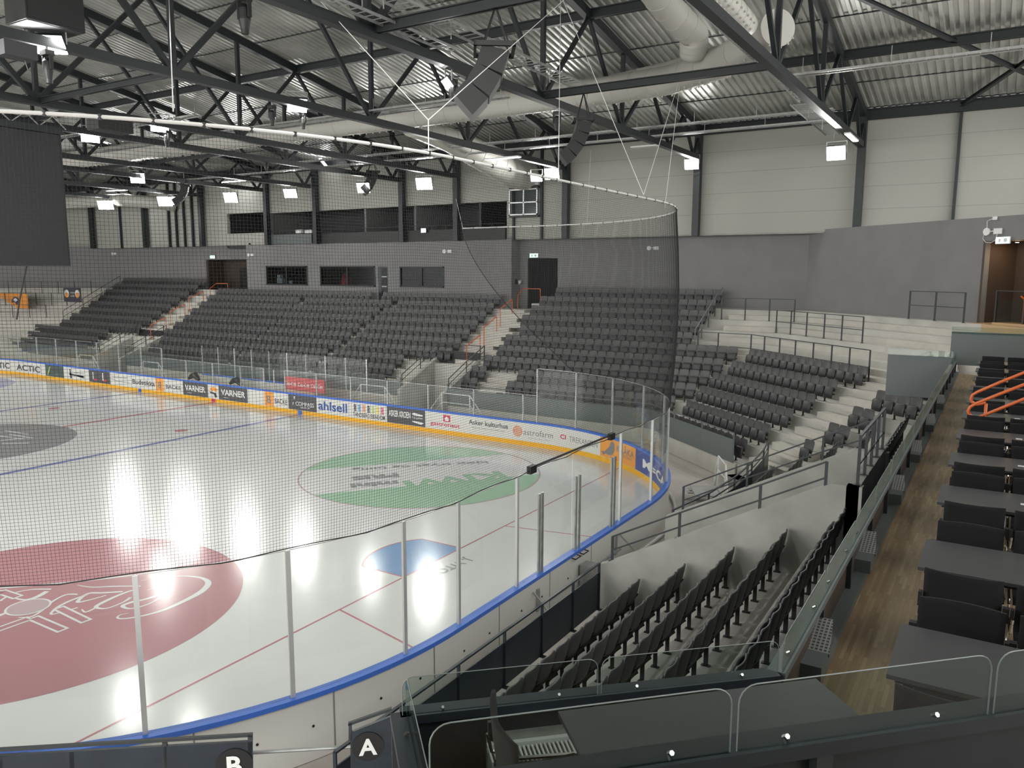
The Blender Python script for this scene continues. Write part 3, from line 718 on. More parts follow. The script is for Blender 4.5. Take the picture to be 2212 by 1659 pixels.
for u, v, y, lab in ((420, 850, 14.6, 'left of the left far tunnel'), (275, 850, 14.6, 'farthest left'), (835, 900, 14.6, 'between the benches and the right far tunnel'), (985, 925, 14.6, 'right of the right far tunnel')):
    P_ = at(u, v, 'y', y); platform((P_.x-{420: 4.3, 275: 4.6, 835: .9, 985: 0}.get(u, 0), y, .1), 0, 'white steel step-over platform behind the boards, '+lab)
platform((30.85, 8.8, 0), R(-62), 'white steel step-over platform below the corner seat block', w=1.1)
e = platform((31.2, -9.15, 0.05), R(38), 'grey steel step-over platform beside the near rink boards', m='galv', w=1.55)
# near corner fascia with letters A and B
fa = empty('letter_panel', (32.3, -9.1, 1.0), label='navy panel with a white letter A on a black disc beside the stairs', cat='sign panel')
def vquad(pts_uv, P, n, th, name, m, parent, off=0.):
    o = parent.location; nn = Vector(n).normalized()
    pts_ = [atp(u, v, P, n)-o+nn*off for u, v in pts_uv]
    return MB().ext(pts_, nn*th).build(name, m, parent)
NP, NN = (31.87-.15, -9.25-.35, 0), (.649, -.76, 0)
NP = (27.75*.649, -27.75*.76, 0)
vquad([(757, 1583), (845, 1548), (848, 1800), (757, 1830)], NP, NN, -.04, 'panel', 'panel_navy', fa)
vquad([(752, 1563), (846, 1530), (846, 1536), (752, 1569)], NP, NN, -.04, 'top_rail', 'rail_dark', fa)
vquad([(753, 1563), (760, 1561), (760, 1600), (753, 1600)], NP, NN, -.04, 'post', 'rail_dark', fa)
fb = empty('letter_panel', (30.6, -10.6, 1.0), label='long navy panel with a white letter B on a black disc', cat='sign panel')
vquad([(-400, 1655), (545, 1602), (548, 1830), (-400, 1880)], NP, NN, -.04, 'panel', 'panel_navy', fb)
vquad([(-400, 1642), (545, 1586), (545, 1592), (-400, 1648)], NP, NN, -.04, 'top_rail', 'rail_dark', fb)
for u in (0, 155, 355, 540): vquad([(u-5, 1640-(u+0)*.098+0), (u+5, 1640-(u)*.098), (u+5, 1690-u*.09), (u-5, 1690-u*.09)], NP, NN, -.045, 'post', 'rail_dark', fb)
def letter(L, cu_, cv, r, parent):
    o = parent.location; nn = Vector(NN).normalized(); c = atp(cu_, cv, NP, NN); t = Vector((NN[1]*-1, NN[0], 0)).normalized(); upv = Vector((0, 0, 1))
    rr = (atp(cu_+r, cv, NP, NN)-c).length
    if (atp(cu_+r, cv, NP, NN)-c).dot(t) < 0: t = -t
    toc = nn if (CAM-c).dot(nn) > 0 else -nn
    MB().add([c-o+toc*.012+(t*math.cos(2*pi*i/40)+upv*math.sin(2*pi*i/40))*rr for i in range(40)], [tuple(range(40))]).build('disc', 'black', parent)
    put_text(L, rr*1.55, lambda x, y: tuple(c-o+toc*.02+t*x+upv*(y-rr*.52)), 'letter', 'white', parent, bold=rr*.045)
letter('A', 795, 1612, 34, fa); letter('B', 507, 1652, 40, fb)

# ------------------------------------------------------------------ seats
def seatgeo():
    W = .236; b = MB(); n = 8
    # curved backrest shell with rounded top corners
    prof = [(-.43, .0)]
    rows = [(.42, -.085, .90), (.50, -.065, 1.), (.62, -.035, 1.), (.74, -.012, 1.), (.82, .0, .97), (.85, .004, .88), (.862, .006, .66)]
    th = .022
    for sgn in (0, 1):
        for z, y, wf in rows:
            for i in range(n+1):
                t = -1+2*i/n; b.v.append((t*W*wf, y+.03*(1-t*t)+(th if sgn else 0), z))
    R_, C_ = len(rows), n+1
    for r in range(R_-1):
        for i in range(n):
            a0 = r*C_+i; b.f.append((a0, a0+1, a0+C_+1, a0+C_)); q = R_*C_; b.f.append((q+a0, q+a0+C_, q+a0+C_+1, q+a0+1))
    for i in range(n):
        a0 = (R_-1)*C_+i; q = R_*C_; b.f.append((a0, a0+1, q+a0+1, q+a0)); b.f.append((i+1, i, q+i, q+i+1))
    for r in range(R_-1):
        q = R_*C_; a0 = r*C_; b.f.append((a0, a0+C_, q+a0+C_, q+a0)); a0 = r*C_+n; b.f.append((a0+C_, a0, q+a0, q+a0+C_))
    p_ = MB()
    rows = [(.16, -.20, .80), (.20, -.235, .95), (.34, -.225, 1.), (.48, -.20, 1.), (.56, -.175, .96), (.585, -.16, .80)]
    th = .045; W = .215
    for sgn in (0, 1):
        for z, y, wf in rows:
            for i in range(n+1):
                t = -1+2*i/n; p_.v.append((t*W*wf, y-.02*(1-t*t)+(th if sgn else 0), z))
    R_ = len(rows)
    for r in range(R_-1):
        for i in range(n):
            a0 = r*C_+i; p_.f.append((a0, a0+1, a0+C_+1, a0+C_)); q = R_*C_; p_.f.append((q+a0, q+a0+C_, q+a0+C_+1, q+a0+1))
    for i in range(n):
        a0 = (R_-1)*C_+i; q = R_*C_; p_.f.append((a0, a0+1, q+a0+1, q+a0)); p_.f.append((i+1, i, q+i, q+i+1))
    for r in range(R_-1):
        q = R_*C_; a0 = r*C_; p_.f.append((a0, a0+C_, q+a0+C_, q+a0)); a0 = r*C_+n; p_.f.append((a0+C_, a0, q+a0, q+a0+C_))
    f = MB().box(-.262, -.238, -.16, -.10, 0, .52); f.box(-.25, .25, -.14, -.10, .30, .34); f.box(-.28, -.22, -.19, -.07, 0, .015)
    f.bar((-.25, -.13, .34), (-.23, -.02, .52), .02)
    t = MB().box(-.035, .035, -.006, .0, .775, .795); t.v = [(x, y-.002+.03-.002, z) for x, y, z in t.v]
    return b, p_, f, t
sb_, sp_, sf_, st_ = seatgeo()
seat0 = empty('stadium_seat', (0, 0, 0), label='x', cat='seat')
sb_.build('backrest', 'seat', seat0, smooth=True); sp_.build('seat_pan', 'seat_pan', seat0, smooth=True); sf_.build('seat_frame', 'black', seat0)
first_seat = [True]
ORD = ['first', 'second', 'third', 'fourth', 'fifth', 'sixth', 'seventh', 'eighth', 'ninth', 'tenth', 'eleventh', 'twelfth', 'thirteenth', 'fourteenth', 'fifteenth', 'sixteenth', 'seventeenth', 'eighteenth', 'nineteenth', 'twentieth', 'twenty-first', 'twenty-second', 'twenty-third', 'twenty-fourth', 'twenty-fifth', 'twenty-sixth']
allseats = []
def seatrow(xy0, dirv, count, z, rz, block, rowname, anchor, pitch=.5, near=True):
    d = Vector((dirv[0], dirv[1], 0)).normalized()
    for i in range(count):
        p_ = Vector((xy0[0], xy0[1], z))+d*(pitch*(i+.5))
        allseats.append((p_, rz, '%s folding seat from %s, %s row, %s' % (ORD[min(i, 25)], anchor, rowname, block), 'folding seats in the '+block))
RW = ['front', 'second', 'third', 'fourth', 'fifth', 'sixth', 'seventh', 'eighth', 'ninth', 'tenth', 'eleventh']
rzc = math.atan2(-SA, -CA)+pi/2   # facing the ice
# near rows
for j, k in enumerate((10, 9, 8, 7, 6)):
    cnt = 15 if j < 4 else 17
    seatrow((Xb(k), -1.54), (0, -1), cnt, ZC(k)-TR, -pi/2, 'near end stand', RW[j], 'concrete wall')
    n = 13
    seatrow((Xb(k), 9.3-.3*(j % 2)), (0, -1), n, ZC(k)-TR, -pi/2, 'end stand beyond tunnel', RW[j], 'corner stairs')
seatrow((Xb(6), 2.4), (0, -1), 8, ZC(6)-TR, -pi/2, 'end stand behind the tunnel', 'top', 'its far side')
lefts = {5: 7.95, 6: 8.25, 7: 8.3, 8: 8.65, 9: 9.0, 10: 9.1}
for k in range(10, 4, -1):
    r_ = 15.55 if k == 5 else 15.1
    cnt = round((r_-lefts[k])/.5); seatrow(nd(Nb(k), r_), (-SA, CA), cnt, ZC(k)-TR, rzc, 'corner block', RW[10-k], 'corner stairs')
for k, c_ in ((5, 3), (6, 4), (7, 2), (8, 2), (9, 1)):
    seatrow(nd(Nb(k)-.35, 17.45), (SA, -CA), c_, ZC(k)-TR, rzc, 'small group right of stairs', RW[10-k], 'corner stairs')
ends3 = {0: 25.58, 1: 25.5, 2: 25.37, 3: 25.26, 4: 25.19, 5: 27.7, 6: 27.3, 7: 26.95, 8: 26.6, 9: 25.95, 10: 25.3}
lf3 = {0: 15.5, 1: 15.0, 2: 14.95, 3: 14.9, 4: 14.85, 5: 14.8, 6: 14.8, 7: 14.6, 8: 17.1, 9: 16.95, 10: 16.8}
for k in range(10, -1, -1):
    cnt = int((ends3[k]-lf3[k])/.5+.3)
    seatrow((ends3[k], Yb(k)), (-1, 0), cnt, ZC(k)-TR, 0, 'right far stand', RW[10-k], 'right end')
for k in (8, 9, 10): seatrow((15.15, Yb(k)), (-1, 0), 2, ZC(k)-TR, 0, 'pair beside the right far tunnel', RW[10-k], 'the stairs')
# middle and left far stand
def grp(k):
    g1 = -3.9+.0*(k); g = {2: (-4.1, 4.35), 3: (-4.0, 4.1), 4: (-3.95, 4.1), 5: (-3.7, 3.9), 6: (-3.7, 3.95), 7: (-3.7, 3.9), 8: (-3.5, 3.6)}
    return g.get(k, (-3.9, 4.0))
for k in range(1, 11):
    r_ = 12.3 if k <= 7 else 9.5
    l_ = -14.05 if k <= 7 else (-13.1 if k > 8 else -13.2)
    g1, g2 = grp(k)
    if k == 1: segs = [(l_, 1.85), (2.8, r_)]
    elif k > 8: segs = [(l_, -3.6), (-3.4, 3.6), (3.75, r_)]
    else: segs = [(l_, g1-.06), (g1+.08, g2-.06), (g2+.08, r_)]
    for a_, b_ in segs:
        cnt = int((b_-a_)/.5+.25); seatrow((b_, Yb(k)), (-1, 0), cnt, ZS2(k)-TR, 0, 'middle far stand', RW[10-k], 'the gap')
for k in range(0, 11):
    r_ = -16.6 if k <= 7 else -19.6
    l_ = -28.3+.1*k if k <= 7 else -31.5
    cnt = int((r_-l_)/.5); seatrow((r_, Yb(k)), (-1, 0), cnt, ZS1(k)-TR, 0, 'left far stand', RW[10-k], 'the aisle')
allseats.sort(key=lambda t: (t[0]-CAM).length)
NIND = 298
used_lab = {}
for i, (p_, rz, lab, g) in enumerate(allseats[:NIND]):
    lab = lab[0].upper()+lab[1:] if False else lab
    if i == 0:
        seat0.location = p_; seat0.rotation_euler = (0, 0, rz); seat0['label'] = lab; seat0['group'] = g
    else: dup(seat0, p_, rz, lab, g)
stuffb, stuffp, stufff = MB(), MB(), MB()
# lighter copy of the same shapes for the far rows
def simp(mb_): return mb_
for p_, rz, lab, g in allseats[NIND:]:
    m4 = Matrix.Translation(p_) @ Matrix.Rotation(rz, 4, 'Z')
    stuffb.merge(sb_, m4); stuffp.merge(sp_, m4); stufff.box(p_.x-.25, p_.x-.22, p_.y-.15, p_.y-.1, p_.z, p_.z+.5)
so = empty('distant_stadium_seats', (0, 20, 0), label='rows of dark folding seats filling the far side stands', cat='seats', group='folding seats of the far stands'); so['kind'] = 'stuff'
far_seats = stuffb.build('backrests', 'seat', smooth=True); 
bpy.data.objects.remove(so)
far_seats.name = 'distant_stadium_seats'; far_seats.data.materials.append(M['seat_pan']); far_seats.data.materials.append(M['black'])
# join pans and frames into the one stuff mesh
allm = MB(); allm.v = stuffb.v+stuffp.v+stufff.v; nb, npn = len(stuffb.v), len(stuffp.v)
allm.f = stuffb.f+[tuple(i+nb for i in f) for f in stuffp.f]+[tuple(i+nb+npn for i in f) for f in stufff.f]
me = bpy.data.meshes.new('distant_stadium_seats'); me.from_pydata(allm.v, [], allm.f)
for m_ in ('seat', 'seat_pan', 'black'): me.materials.append(M[m_])
mi = [0]*len(stuffb.f)+[1]*len(stuffp.f)+[2]*len(stufff.f)
me.polygons.foreach_set('material_index', mi); me.polygons.foreach_set('use_smooth', [i < 2 for i in mi]); me.update()
far_seats.data = me
tag(far_seats, 'rows of dark folding seats filling the stands along the far side', 'seats', 'folding seats', 'stuff')

# ------------------------------------------------------------------ walls
def wall_holes(name, x0, x1, z0, z1, y, th, holes, m, parent=None):
    xs = sorted({x0, x1, *[h[0] for h in holes], *[h[1] for h in holes]}); zs = sorted({z0, z1, *[h[2] for h in holes], *[h[3] for h in holes]})
    mb = MB()
    for a, b in zip(xs, xs[1:]):
        for c, d in zip(zs, zs[1:]):
            mx, mz = (a+b)/2, (c+d)/2
            if any(h[0] < mx < h[1] and h[2] < mz < h[3] for h in holes): continue
            mb.box(a, b, y, y+th, c, d)
    return struct(mb.build(name, m))
YW = 25.2
WIN = [(-9.25, -4.85, 6.45, 7.88), (-3.6, 1.65, 6.45, 7.86), (3.8, 7.5, 6.46, 7.82)]
DOOR = (1.9, 2.75, 5.27, 7.83)
wall_holes('wall_far_middle', -11.4, 12.35, 0, 9.42, YW, .25, WIN+[DOOR], 'grey_wall')
wall_holes('wall_far_right', 12.35, 29.7, 0, 9.6, 26.2, .25, [(13.15, 15.25, 5.27, 8.33)], 'grey_wall')
struct(MB().box(12.35, 12.6, YW, 26.2, 0, 9.6).build('wall_return_right', 'grey_wall')); struct(MB().box(-11.4, -11.15, YW+.25, 28, 0, 9.6).build('wall_return_left', 'grey_wall'))
wall_holes('wall_far_left', -36, -11.15, 0, 9.6, 26.2, .25, [(-17.6, -12.3, 5.4, 8.38)], 'grey_wall')
def planwall(name, p0, p1, z0, z1, th, m):
    a, b = Vector((*p0, 0)), Vector((*p1, 0)); d = (b-a).normalized(); n = Vector((-d.y, d.x, 0))*th
    return struct(MB().prism([(a.x, a.y), (b.x, b.y), (b.x+n.x, b.y+n.y), (a.x+n.x, a.y+n.y)], z0, z1).build(name, m))
NW = .649*29.6+.76*26.2
dj = atp(2123, 600, nu*NW, nu)
planwall('wall_chamfer_right', (29.6, 26.2), (dj.x, dj.y), 0, 9.62, .25, 'grey_wall')
de = nd(NW, 27.5)
planwall('wall_chamfer_header', (dj.x, dj.y), de, 8.72, 9.62, .25, 'grey_wall')
# brown recessed doorway
b0 = Vector((dj.x, dj.y, 0))+nu*.0; b1 = b0+nu*1.6; b2 = b1+du*6
planwall('wall_brown_side', (b0.x, b0.y), (b1.x, b1.y), 5.2, 8.75, .1, 'brown')
planwall('wall_brown', (b1.x, b1.y), (b2.x, b2.y), 5.2, 8.75, .1, 'brown')
q = nd(NW+.2, 27)
struct(MB().prism([(b0.x, b0.y), (b1.x, b1.y), (b2.x, b2.y), q], 8.72, 8.8).build('ceiling_doorway', 'brown')); struct(MB().prism([(dj.x-.3, dj.y-.3), (b1.x, b1.y), (b2.x, b2.y), nd(NW-3, 27)], 5.3, 5.64).build('floor_doorway', 'wood_light'))
def planq(u, v): return atp(u, v, nu*(NW), nu)
e = empty('doorway_lamp', (dj.x+1.0, dj.y-.1, 8.66), label='small warm downlight in the brown doorway ceiling', cat='lamp')
MB().tube([(0, 0, 0), (0, 0, .05)], .06, 12).build('housing', 'black', e); MB().tube([(0, 0, -.012), (0, 0, -.002)], .05, 12).build('bulb', mat('doorway_bulb', (1, 1, 1), .5, emit=((1, .66, .36), 420)), e)
# mirrored left chamfer wall
planwall('wall_chamfer_left', (-31.2, 26.2), (-42, 16.5), 0, 9.6, -.25, 'grey_wall')
# white upper wall with gallery openings
GH = [(-13.8, -9.1, 10.36, 11.88), (-8.9, 12.1, 9.5, 11.76)]
wall_holes('wall_far_upper', -48, 48, 9.5, 15.0, 25.45, .3, GH, 'white_wall')
struct(MB().box(-48, 48, 25.5, 26.5, 9.44, 9.5).build('trim_2', 'concrete_wall'))
struct(MB().box(-48.3, -48, -30, 26.5, -.3, 19).build('wall_left', 'white_wall')); 
# gallery room
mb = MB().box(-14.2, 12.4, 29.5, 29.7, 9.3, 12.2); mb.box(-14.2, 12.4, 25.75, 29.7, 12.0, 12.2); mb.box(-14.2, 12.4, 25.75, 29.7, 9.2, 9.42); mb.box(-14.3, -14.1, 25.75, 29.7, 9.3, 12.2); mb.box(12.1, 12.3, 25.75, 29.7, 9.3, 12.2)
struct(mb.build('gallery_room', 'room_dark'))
for x in (-9.05, 0.3, 4.7, 9.9): struct(MB().box(x-.08, x+.08, 25.8, 29.5, 9.42, 12).build('wall_partition', 'grey_wall' if x < 9 else 'black'))
for i, (x0, x1, n_) in enumerate(((-9.1, -4.4, 'leftmost short'), (-3.9, 3.7, 'long middle'), (3.95, 8.4, 'third'), (8.6, 12.1, 'rightmost'))):
    e = empty('gallery_parapet', ((x0+x1)/2, 25.3, 9.44), label='%s dark parapet of the upper gallery' % n_, cat='parapet')
    w = (x1-x0)/2
    MB().box(-w, w, -.05, .05, .03, .72).build('panel', 'panel_grey' if i == 0 else 'black', e)
    mb = MB(); 
    for j in range(int(w*2/1.1)): mb.box(-w+.3+j*1.1, -w+.33+j*1.1, .0, .03, .72, 1.0)
    mb.build('post', 'rail_dark', e); MB().box(-w, w, 0, .03, .98, 1.0).build('top_rail', 'rail_dark', e)
for (u, v) in ((648, 500), (668, 500)):
    P_ = at(u, v, 'y', 25.5); tag(MB().box(-.35, .35, -.1, .1, -.12, .12).build('cardboard_sheet', 'white', origin=None), 'pale board leaning on the gallery counter, %s' % ('left one' if u < 660 else 'right one'), 'board').location = P_
P_ = at(916, 498, 'y', 25.15); e = empty('gallery_floodlight', P_, label='small floodlight clamped to the front of the gallery parapet', cat='floodlight')
MB().box(-.2, .2, -.06, .1, -.14, .14).build('housing', 'black', e); MB().box(-.18, .18, -.075, -.06, -.12, .12).build('lens', 'lens2', e)
# windows and door in the grey wall, with rooms behind
for i, (x0, x1, z0, z1) in enumerate(WIN):
    w = struct(MB().box(x0, x0+.1, YW-.03, YW+.2, z0, z1).box(x1-.1, x1, YW-.03, YW+.2, z0, z1).box(x0, x1, YW-.03, YW+.2, z0, z0+.1).box(x0, x1, YW-.03, YW+.2, z1-.08, z1).box((x0+x1)/2-.05, (x0+x1)/2+.05, YW-.02, YW+.15, z0, z1).build('window_%d' % (i+1), 'black'))
    o = MB().box(x0+.1, x1-.1, YW+.04, YW+.05, z0+.1, z1-.08).build('pane', 'glass_dark'); o.parent = w
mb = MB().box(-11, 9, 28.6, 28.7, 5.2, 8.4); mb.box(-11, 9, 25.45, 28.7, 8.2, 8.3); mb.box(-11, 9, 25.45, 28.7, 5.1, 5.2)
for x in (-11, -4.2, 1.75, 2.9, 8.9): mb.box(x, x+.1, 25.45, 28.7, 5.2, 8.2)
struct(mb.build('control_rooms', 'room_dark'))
def desk_thing(name, x, z, dims, m, lab, cat, y=25.9):
    o = MB().box(-dims[0]/2, dims[0]/2, 0, dims[1], 0, dims[2]).build(name, m); o.location = (x, y, z); return tag(o, lab, cat)
e = empty('paper_stack', (-8.5, 25.8, 6.58), label='pile of white paper and cloth inside the left window', cat='papers')
MB().box(-.3, .3, 0, .3, 0, .35).box(-.25, .1, 0, .3, .35, .62).build('sheets', 'white', e)
desk_thing('screen_display', -7.5, 6.56, (.45, .03, .22), 'white', 'small white sheet standing behind the left window', 'sheet')
e = empty('red_chair', (-2.0, 26.1, 6.0), label='red jacket hung on a chair behind the middle window', cat='jacket')
MB().tube([(0, 0, .3), (.05, 0, .6), (.1, 0, .95), (-.1, 0, 1.2), (-.12, 0, 1.35)], [.25, .42, .35, .15, .05], 10).build('jacket', 'red', e)
dr = struct(MB().box(DOOR[0], DOOR[1], YW+.02, YW+.08, DOOR[2], DOOR[3]).build('door_1', 'panel_navy'))
o = MB().box(DOOR[0]+.28, DOOR[1]-.06, YW+.0, YW+.02, DOOR[2]+.5, DOOR[3]-.1).build('pane', 'glass_dark'); o.parent = dr
for z in (6.45, 7.1):
    for j in range(5): o = MB().box(DOOR[0]+.34+j*.09, DOOR[0]+.40+j*.09, YW-.012, YW, z, z+.07).build('mark', 'white'); o.parent = dr
o = MB().tube([(DOOR[0]+.12, YW-.05, 6.62), (DOOR[0]+.22, YW-.05, 6.62)], .015, 6).build('door_handle', 'chrome'); o.parent = dr
# curtain in the right opening
mb = MB(); n = 120
for i in range(n+1):
    x = 12.95+2.5*i/n; y = 26.35+.09*math.sin(i*.85)+.03*math.sin(i*.31)
    mb.v += [(x, y, 5.28), (x, y, 8.4)]
mb.f = [(2*i, 2*i+2, 2*i+3, 2*i+1) for i in range(n)]
tag(mb.build('stage_curtain', 'curtain', smooth=True), 'floor-length dark pleated curtain hanging in the right wall opening', 'curtain')
struct(MB().box(12.6, 16, 27.5, 27.6, 5, 8.6).build('wall_behind_curtain', 'black'))
# left opening niche
struct(MB().box(-18, -12, 28.0, 28.2, 5.2, 8.6).box(-17.8, -17.6, 26.4, 28.2, 5.2, 8.6).box(-12.3, -12.1, 26.4, 28.2, 5.2, 8.6).box(-18, -12, 26.4, 28.2, 8.38, 8.5).build('wall_niche', 'brown'))
struct(MB().box(-18, -12, 26.2, 28.2, 5.1, 5.35).build('floor_niche', 'concrete_light'))
tag(MB().box(-15.6, -14.1, 27.85, 27.95, 5.4, 7.7).build('niche_door', 'black'), 'black double door at the back of the left wall opening', 'door')
tag(MB().box(-13.95, -13.25, 27.7, 27.8, 5.5, 7.7).build('wooden_panel', 'wood_light'), 'pale wooden panel beside the door in the left wall opening', 'panel')
tag(MB().box(-13.0, -12.35, 26.5, 26.6, 5.3, 8.35).build('niche_curtain', 'curtain'), 'narrow dark curtain at the right of the left wall opening', 'curtain')
# wall devices and exit signs
def exit_sign(P_, rz, lab):
    e = empty('exit_sign', P_, rz, lab, 'exit sign')
    MB().box(-.3, .3, -.05, 0, -.13, .13).build('housing', 'white', e); MB().box(-.28, .28, -.056, -.05, -.11, .11).build('face', 'exit', e)
    MB().tube([(.12, -.062, 0), (.12, -.058, 0)], .085, 12).build('arrow', 'white', e)
    MB().add([(-.17, -.06, -.08), (-.10, -.06, -.08), (-.06, -.06, 0), (-.10, -.06, .08), (-.16, -.06, .05)], [(0, 1, 2, 3, 4)]).build('running_figure', 'white', e)
exit_sign(at(1154, 552, 'y', 26.15), 0, 'green exit sign above the dark curtain on the far wall')
exit_sign(at(460, 555, 'y', 26.15), 0, 'green exit sign above the left wall opening')
P_ = atp(2168, 519, nu*(NW-.03), nu); exit_sign(P_, math.atan2(-CA, SA), 'green exit sign above the brown doorway at the right')
def device(u, v, y, lab, rz=0, P_=None, s=1.):
    P_ = P_ or at(u, v, 'y', y); e = empty('wall_device', P_, rz, lab, 'wireless router')
    n = 8; MB().tube([(-.18*s, -.0, 0), (-.18*s, -.05, 0)], .13*s, n).build('access_point', 'white', e)
    MB().box(.08*s, .38*s, -.04, 0, -.09*s, .09*s).build('junction_box', 'white', e); MB().tube([(-.05*s, -.01, 0), (.08*s, -.01, .02)], .02*s, 6).build('cable', 'white', e)
    return e
device(965, 543, YW, 'white wireless box on the grey wall right of the windows'); device(246, 548, 26.2, 'white wireless box on the grey wall above the left seats')
device(541, 551, YW, 'white wireless box right of the left wall opening'); device(1409, 536, 26.2, 'white wireless box on the grey wall beside the net edge')
rzw = math.atan2(-CA, SA)
P_ = atp(2143, 500, nu*(NW-.02), nu); e = device(0, 0, 0, 'white wireless box with hanging cable loop above the brown doorway', rzw, P_, 1.15)
MB().tube([(-.3, -.02, -.05), (-.36, -.02, -.25), (-.2, -.03, -.40), (0, -.03, -.42), (.2, -.03, -.34), (.25, -.02, -.1)], .012, 6).build('cable_loop', 'white', e)
MB().box(.02, .18, -.06, 0, .42, .54).build('socket', 'white', e); MB().tube([(.02, -.03, .47), (-.1, -.03, .43), (-.22, -.03, .40), (-.2, -.03, .12)], .012, 6).build('antenna_cable', 'white', e)
P_ = atp(2079, 607, nu*(NW+1.55), nu)
P1_ = b1-nu*.06+du*.5; e = empty('framed_notice', (P1_.x, P1_.y, 7.3), rzw, 'framed pale notice on the brown doorway wall', 'picture frame')
P_ = atp(2165, 609, b1-nu*.05, nu); e.location = P_
MB().box(-.24, .24, -.04, 0, -.24, .24).build('frame', 'black', e); MB().box(-.21, .21, -.05, -.04, -.20, .20).build('sheet', 'wood_light', e)
P_ = atp(2135, 604, b1-nu*.05, nu); e = empty('fire_sign', P_, rzw, 'small black pictogram sign beside the framed notice', 'sign')
MB().box(-.13, .13, -.03, 0, -.14, .14).build('plate', 'black', e); MB().add([(-.06, -.034, -.08), (.05, -.034, -.06), (.07, -.034, .02), (-.02, -.034, .09), (-.07, -.034, .0)], [(0, 1, 2, 3, 4)]).build('pictogram', 'white', e)
P_ = at(1108, 601, 'y', 25.6); P_.x = 12.62
e = empty('tunnel_sign', (12.63, 25.7, 6.9), R(90), 'small black sign on the side wall left of the curtain', 'sign'); MB().box(-.12, .12, -.02, 0, -.15, .15).build('plate', 'black', e)
e = empty('wall_lamp', (12.75, 26.05, 6.85), 0, 'small white lantern lamp on the wall left of the curtain', 'lamp'); MB().tube([(0, 0, .1), (0, -.12, .05), (0, -.2, -.12)], [.05, .11, .03], 10).build('shade', 'white', e)
# swing window unit on the white wall
e = empty('wall_hatch', (13.5, 25.1, 10.85), label='aluminium framed window hatch standing out from the white upper wall', cat='window unit')
MB().box(-1, 1, -.02, 0, 0, 1.5).build('pane', 'glass_dark', e)
mb = MB()
for x in (-1, -.02, .9): mb.box(x, x+.07, -.06, .02, 0, 1.5)
for z in (0, .7, 1.45): mb.box(-1, .97, -.06, .02, z, z+.07)
mb.build('frame', 'alu', e); MB().box(-1, 1, -.05, .3, 1.55, 1.66).box(-1, 1, -.05, .3, -.12, -.03).build('surround', 'steel_dark', e); MB().box(-.85, 1.0, -.04, .3, 1.7, 2.05).build('roller_box', 'white_metal', e)

# ------------------------------------------------------------------ roof
RZ = lambda y: 15.15+(25-abs(y))*.1715
mb = MB(); x = -48.; i = 0; prof = []
while x < 48: prof += [(x, 0), (x+.12, 0), (x+.155, .07), (x+.275, .07)]; x += .31
for (y0, y1) in ((26.6, 0), (0, -27)):
    b = len(mb.v)
    for x, h in prof: mb.v += [(x, y0, RZ(y0)+h), (x, y1, RZ(y1)+h)]
    mb.f += [(b+2*i, b+2*i+1, b+2*i+3, b+2*i+2) for i in range(len(prof)-1)]
struct(mb.build('ceiling', 'deck'))
mb = MB()
for y in [25.2-3.05*i for i in range(12)]:
    mb.box(-48, 48, y-.02, y+.02, RZ(y)-.03, RZ(y)+.02)
struct(mb.build('trim_3', 'steel_dark'))
TX = [39.8, 31.95, 24.1, 16.3, 8.5, 4.1, -3.9, -8.8, -16.4, -23.9, -31.8, -39.6]
BN = [24.3, 20.9, 15.4, 8.8, 0, -8.8, -15.4, -20.9, -24.3]
TN = [25.2, 22.7, 18.2, 12.2, 4.5, -4.5, -12.2, -18.2, -22.7, -25.2]
BZ = 13.42
TZc = lambda y: RZ(y)-.32
names = ['above the camera side bay', 'nearest fully visible', 'second from the near end', 'third from the near end', 'fourth from the near end', 'fifth from the near end', 'sixth from the near end', 'seventh from the near end', 'eighth from the near end', 'ninth from the near end', 'tenth from the near end', 'farthest of all']
for t, x in enumerate(TX):
    e = empty('roof_truss', (x, 24.5, BZ), label='dark steel roof truss, '+names[t], cat='roof truss', group='roof trusses')
    o = Vector((x, 24.5, BZ))
    def P3(y, z): return Vector((x, y, z))-o
    mb = MB().bar(P3(25.4, TZc(25.4)), P3(0, TZc(0)), .26, .34); mb.bar(P3(0, TZc(0)), P3(-26, TZc(-26)), .26, .34); mb.build('top_chord', 'roof_beam', e)
    MB().bar(P3(24.75, BZ-.02), P3(-24.75, BZ-.02), .26, .26).build('bottom_chord', 'roof_beam', e)
    for i_, yb in enumerate(BN):
        for yt in (TN[i_], TN[i_+1]):
            if yt < -10: continue
            MB().bar(P3(yb, BZ), P3(yt, TZc(yt)-.1), .13 if abs(yb) > 5 else .16).build('diagonal', 'roof_beam', e)
        if abs(yb) < 20 and yb > -10: MB().bar(P3(yb, BZ), P3(yb, TZc(yb)), .15).build('vertical', 'roof_beam', e)
for i, (x, lab) in enumerate(((39.8, 'out at the right'), (31.95, 'right of the brightest right floodlight'), (24.1, 'under the second truss end'), (16.35, 'right of the window hatch'), (8.6, 'between the last two gallery openings'), (4.2, 'between the gallery parapets'), (-3.7, 'at the long gallery parapet'), (-8.8, 'at the left gallery opening'), (-16.4, 'left of the gallery'), (-23.9, 'in the bay left of the four thin mullions'), (-31.8, 'farthest left'))):
    e = tag(MB().box(-.17, .17, -.2, .15, 0, 5.6).build('wall_column', 'steel_dark'), 'dark steel column on the white upper wall, '+lab, 'column', 'wall columns'); e.location = (x, 25.1, 9.42)
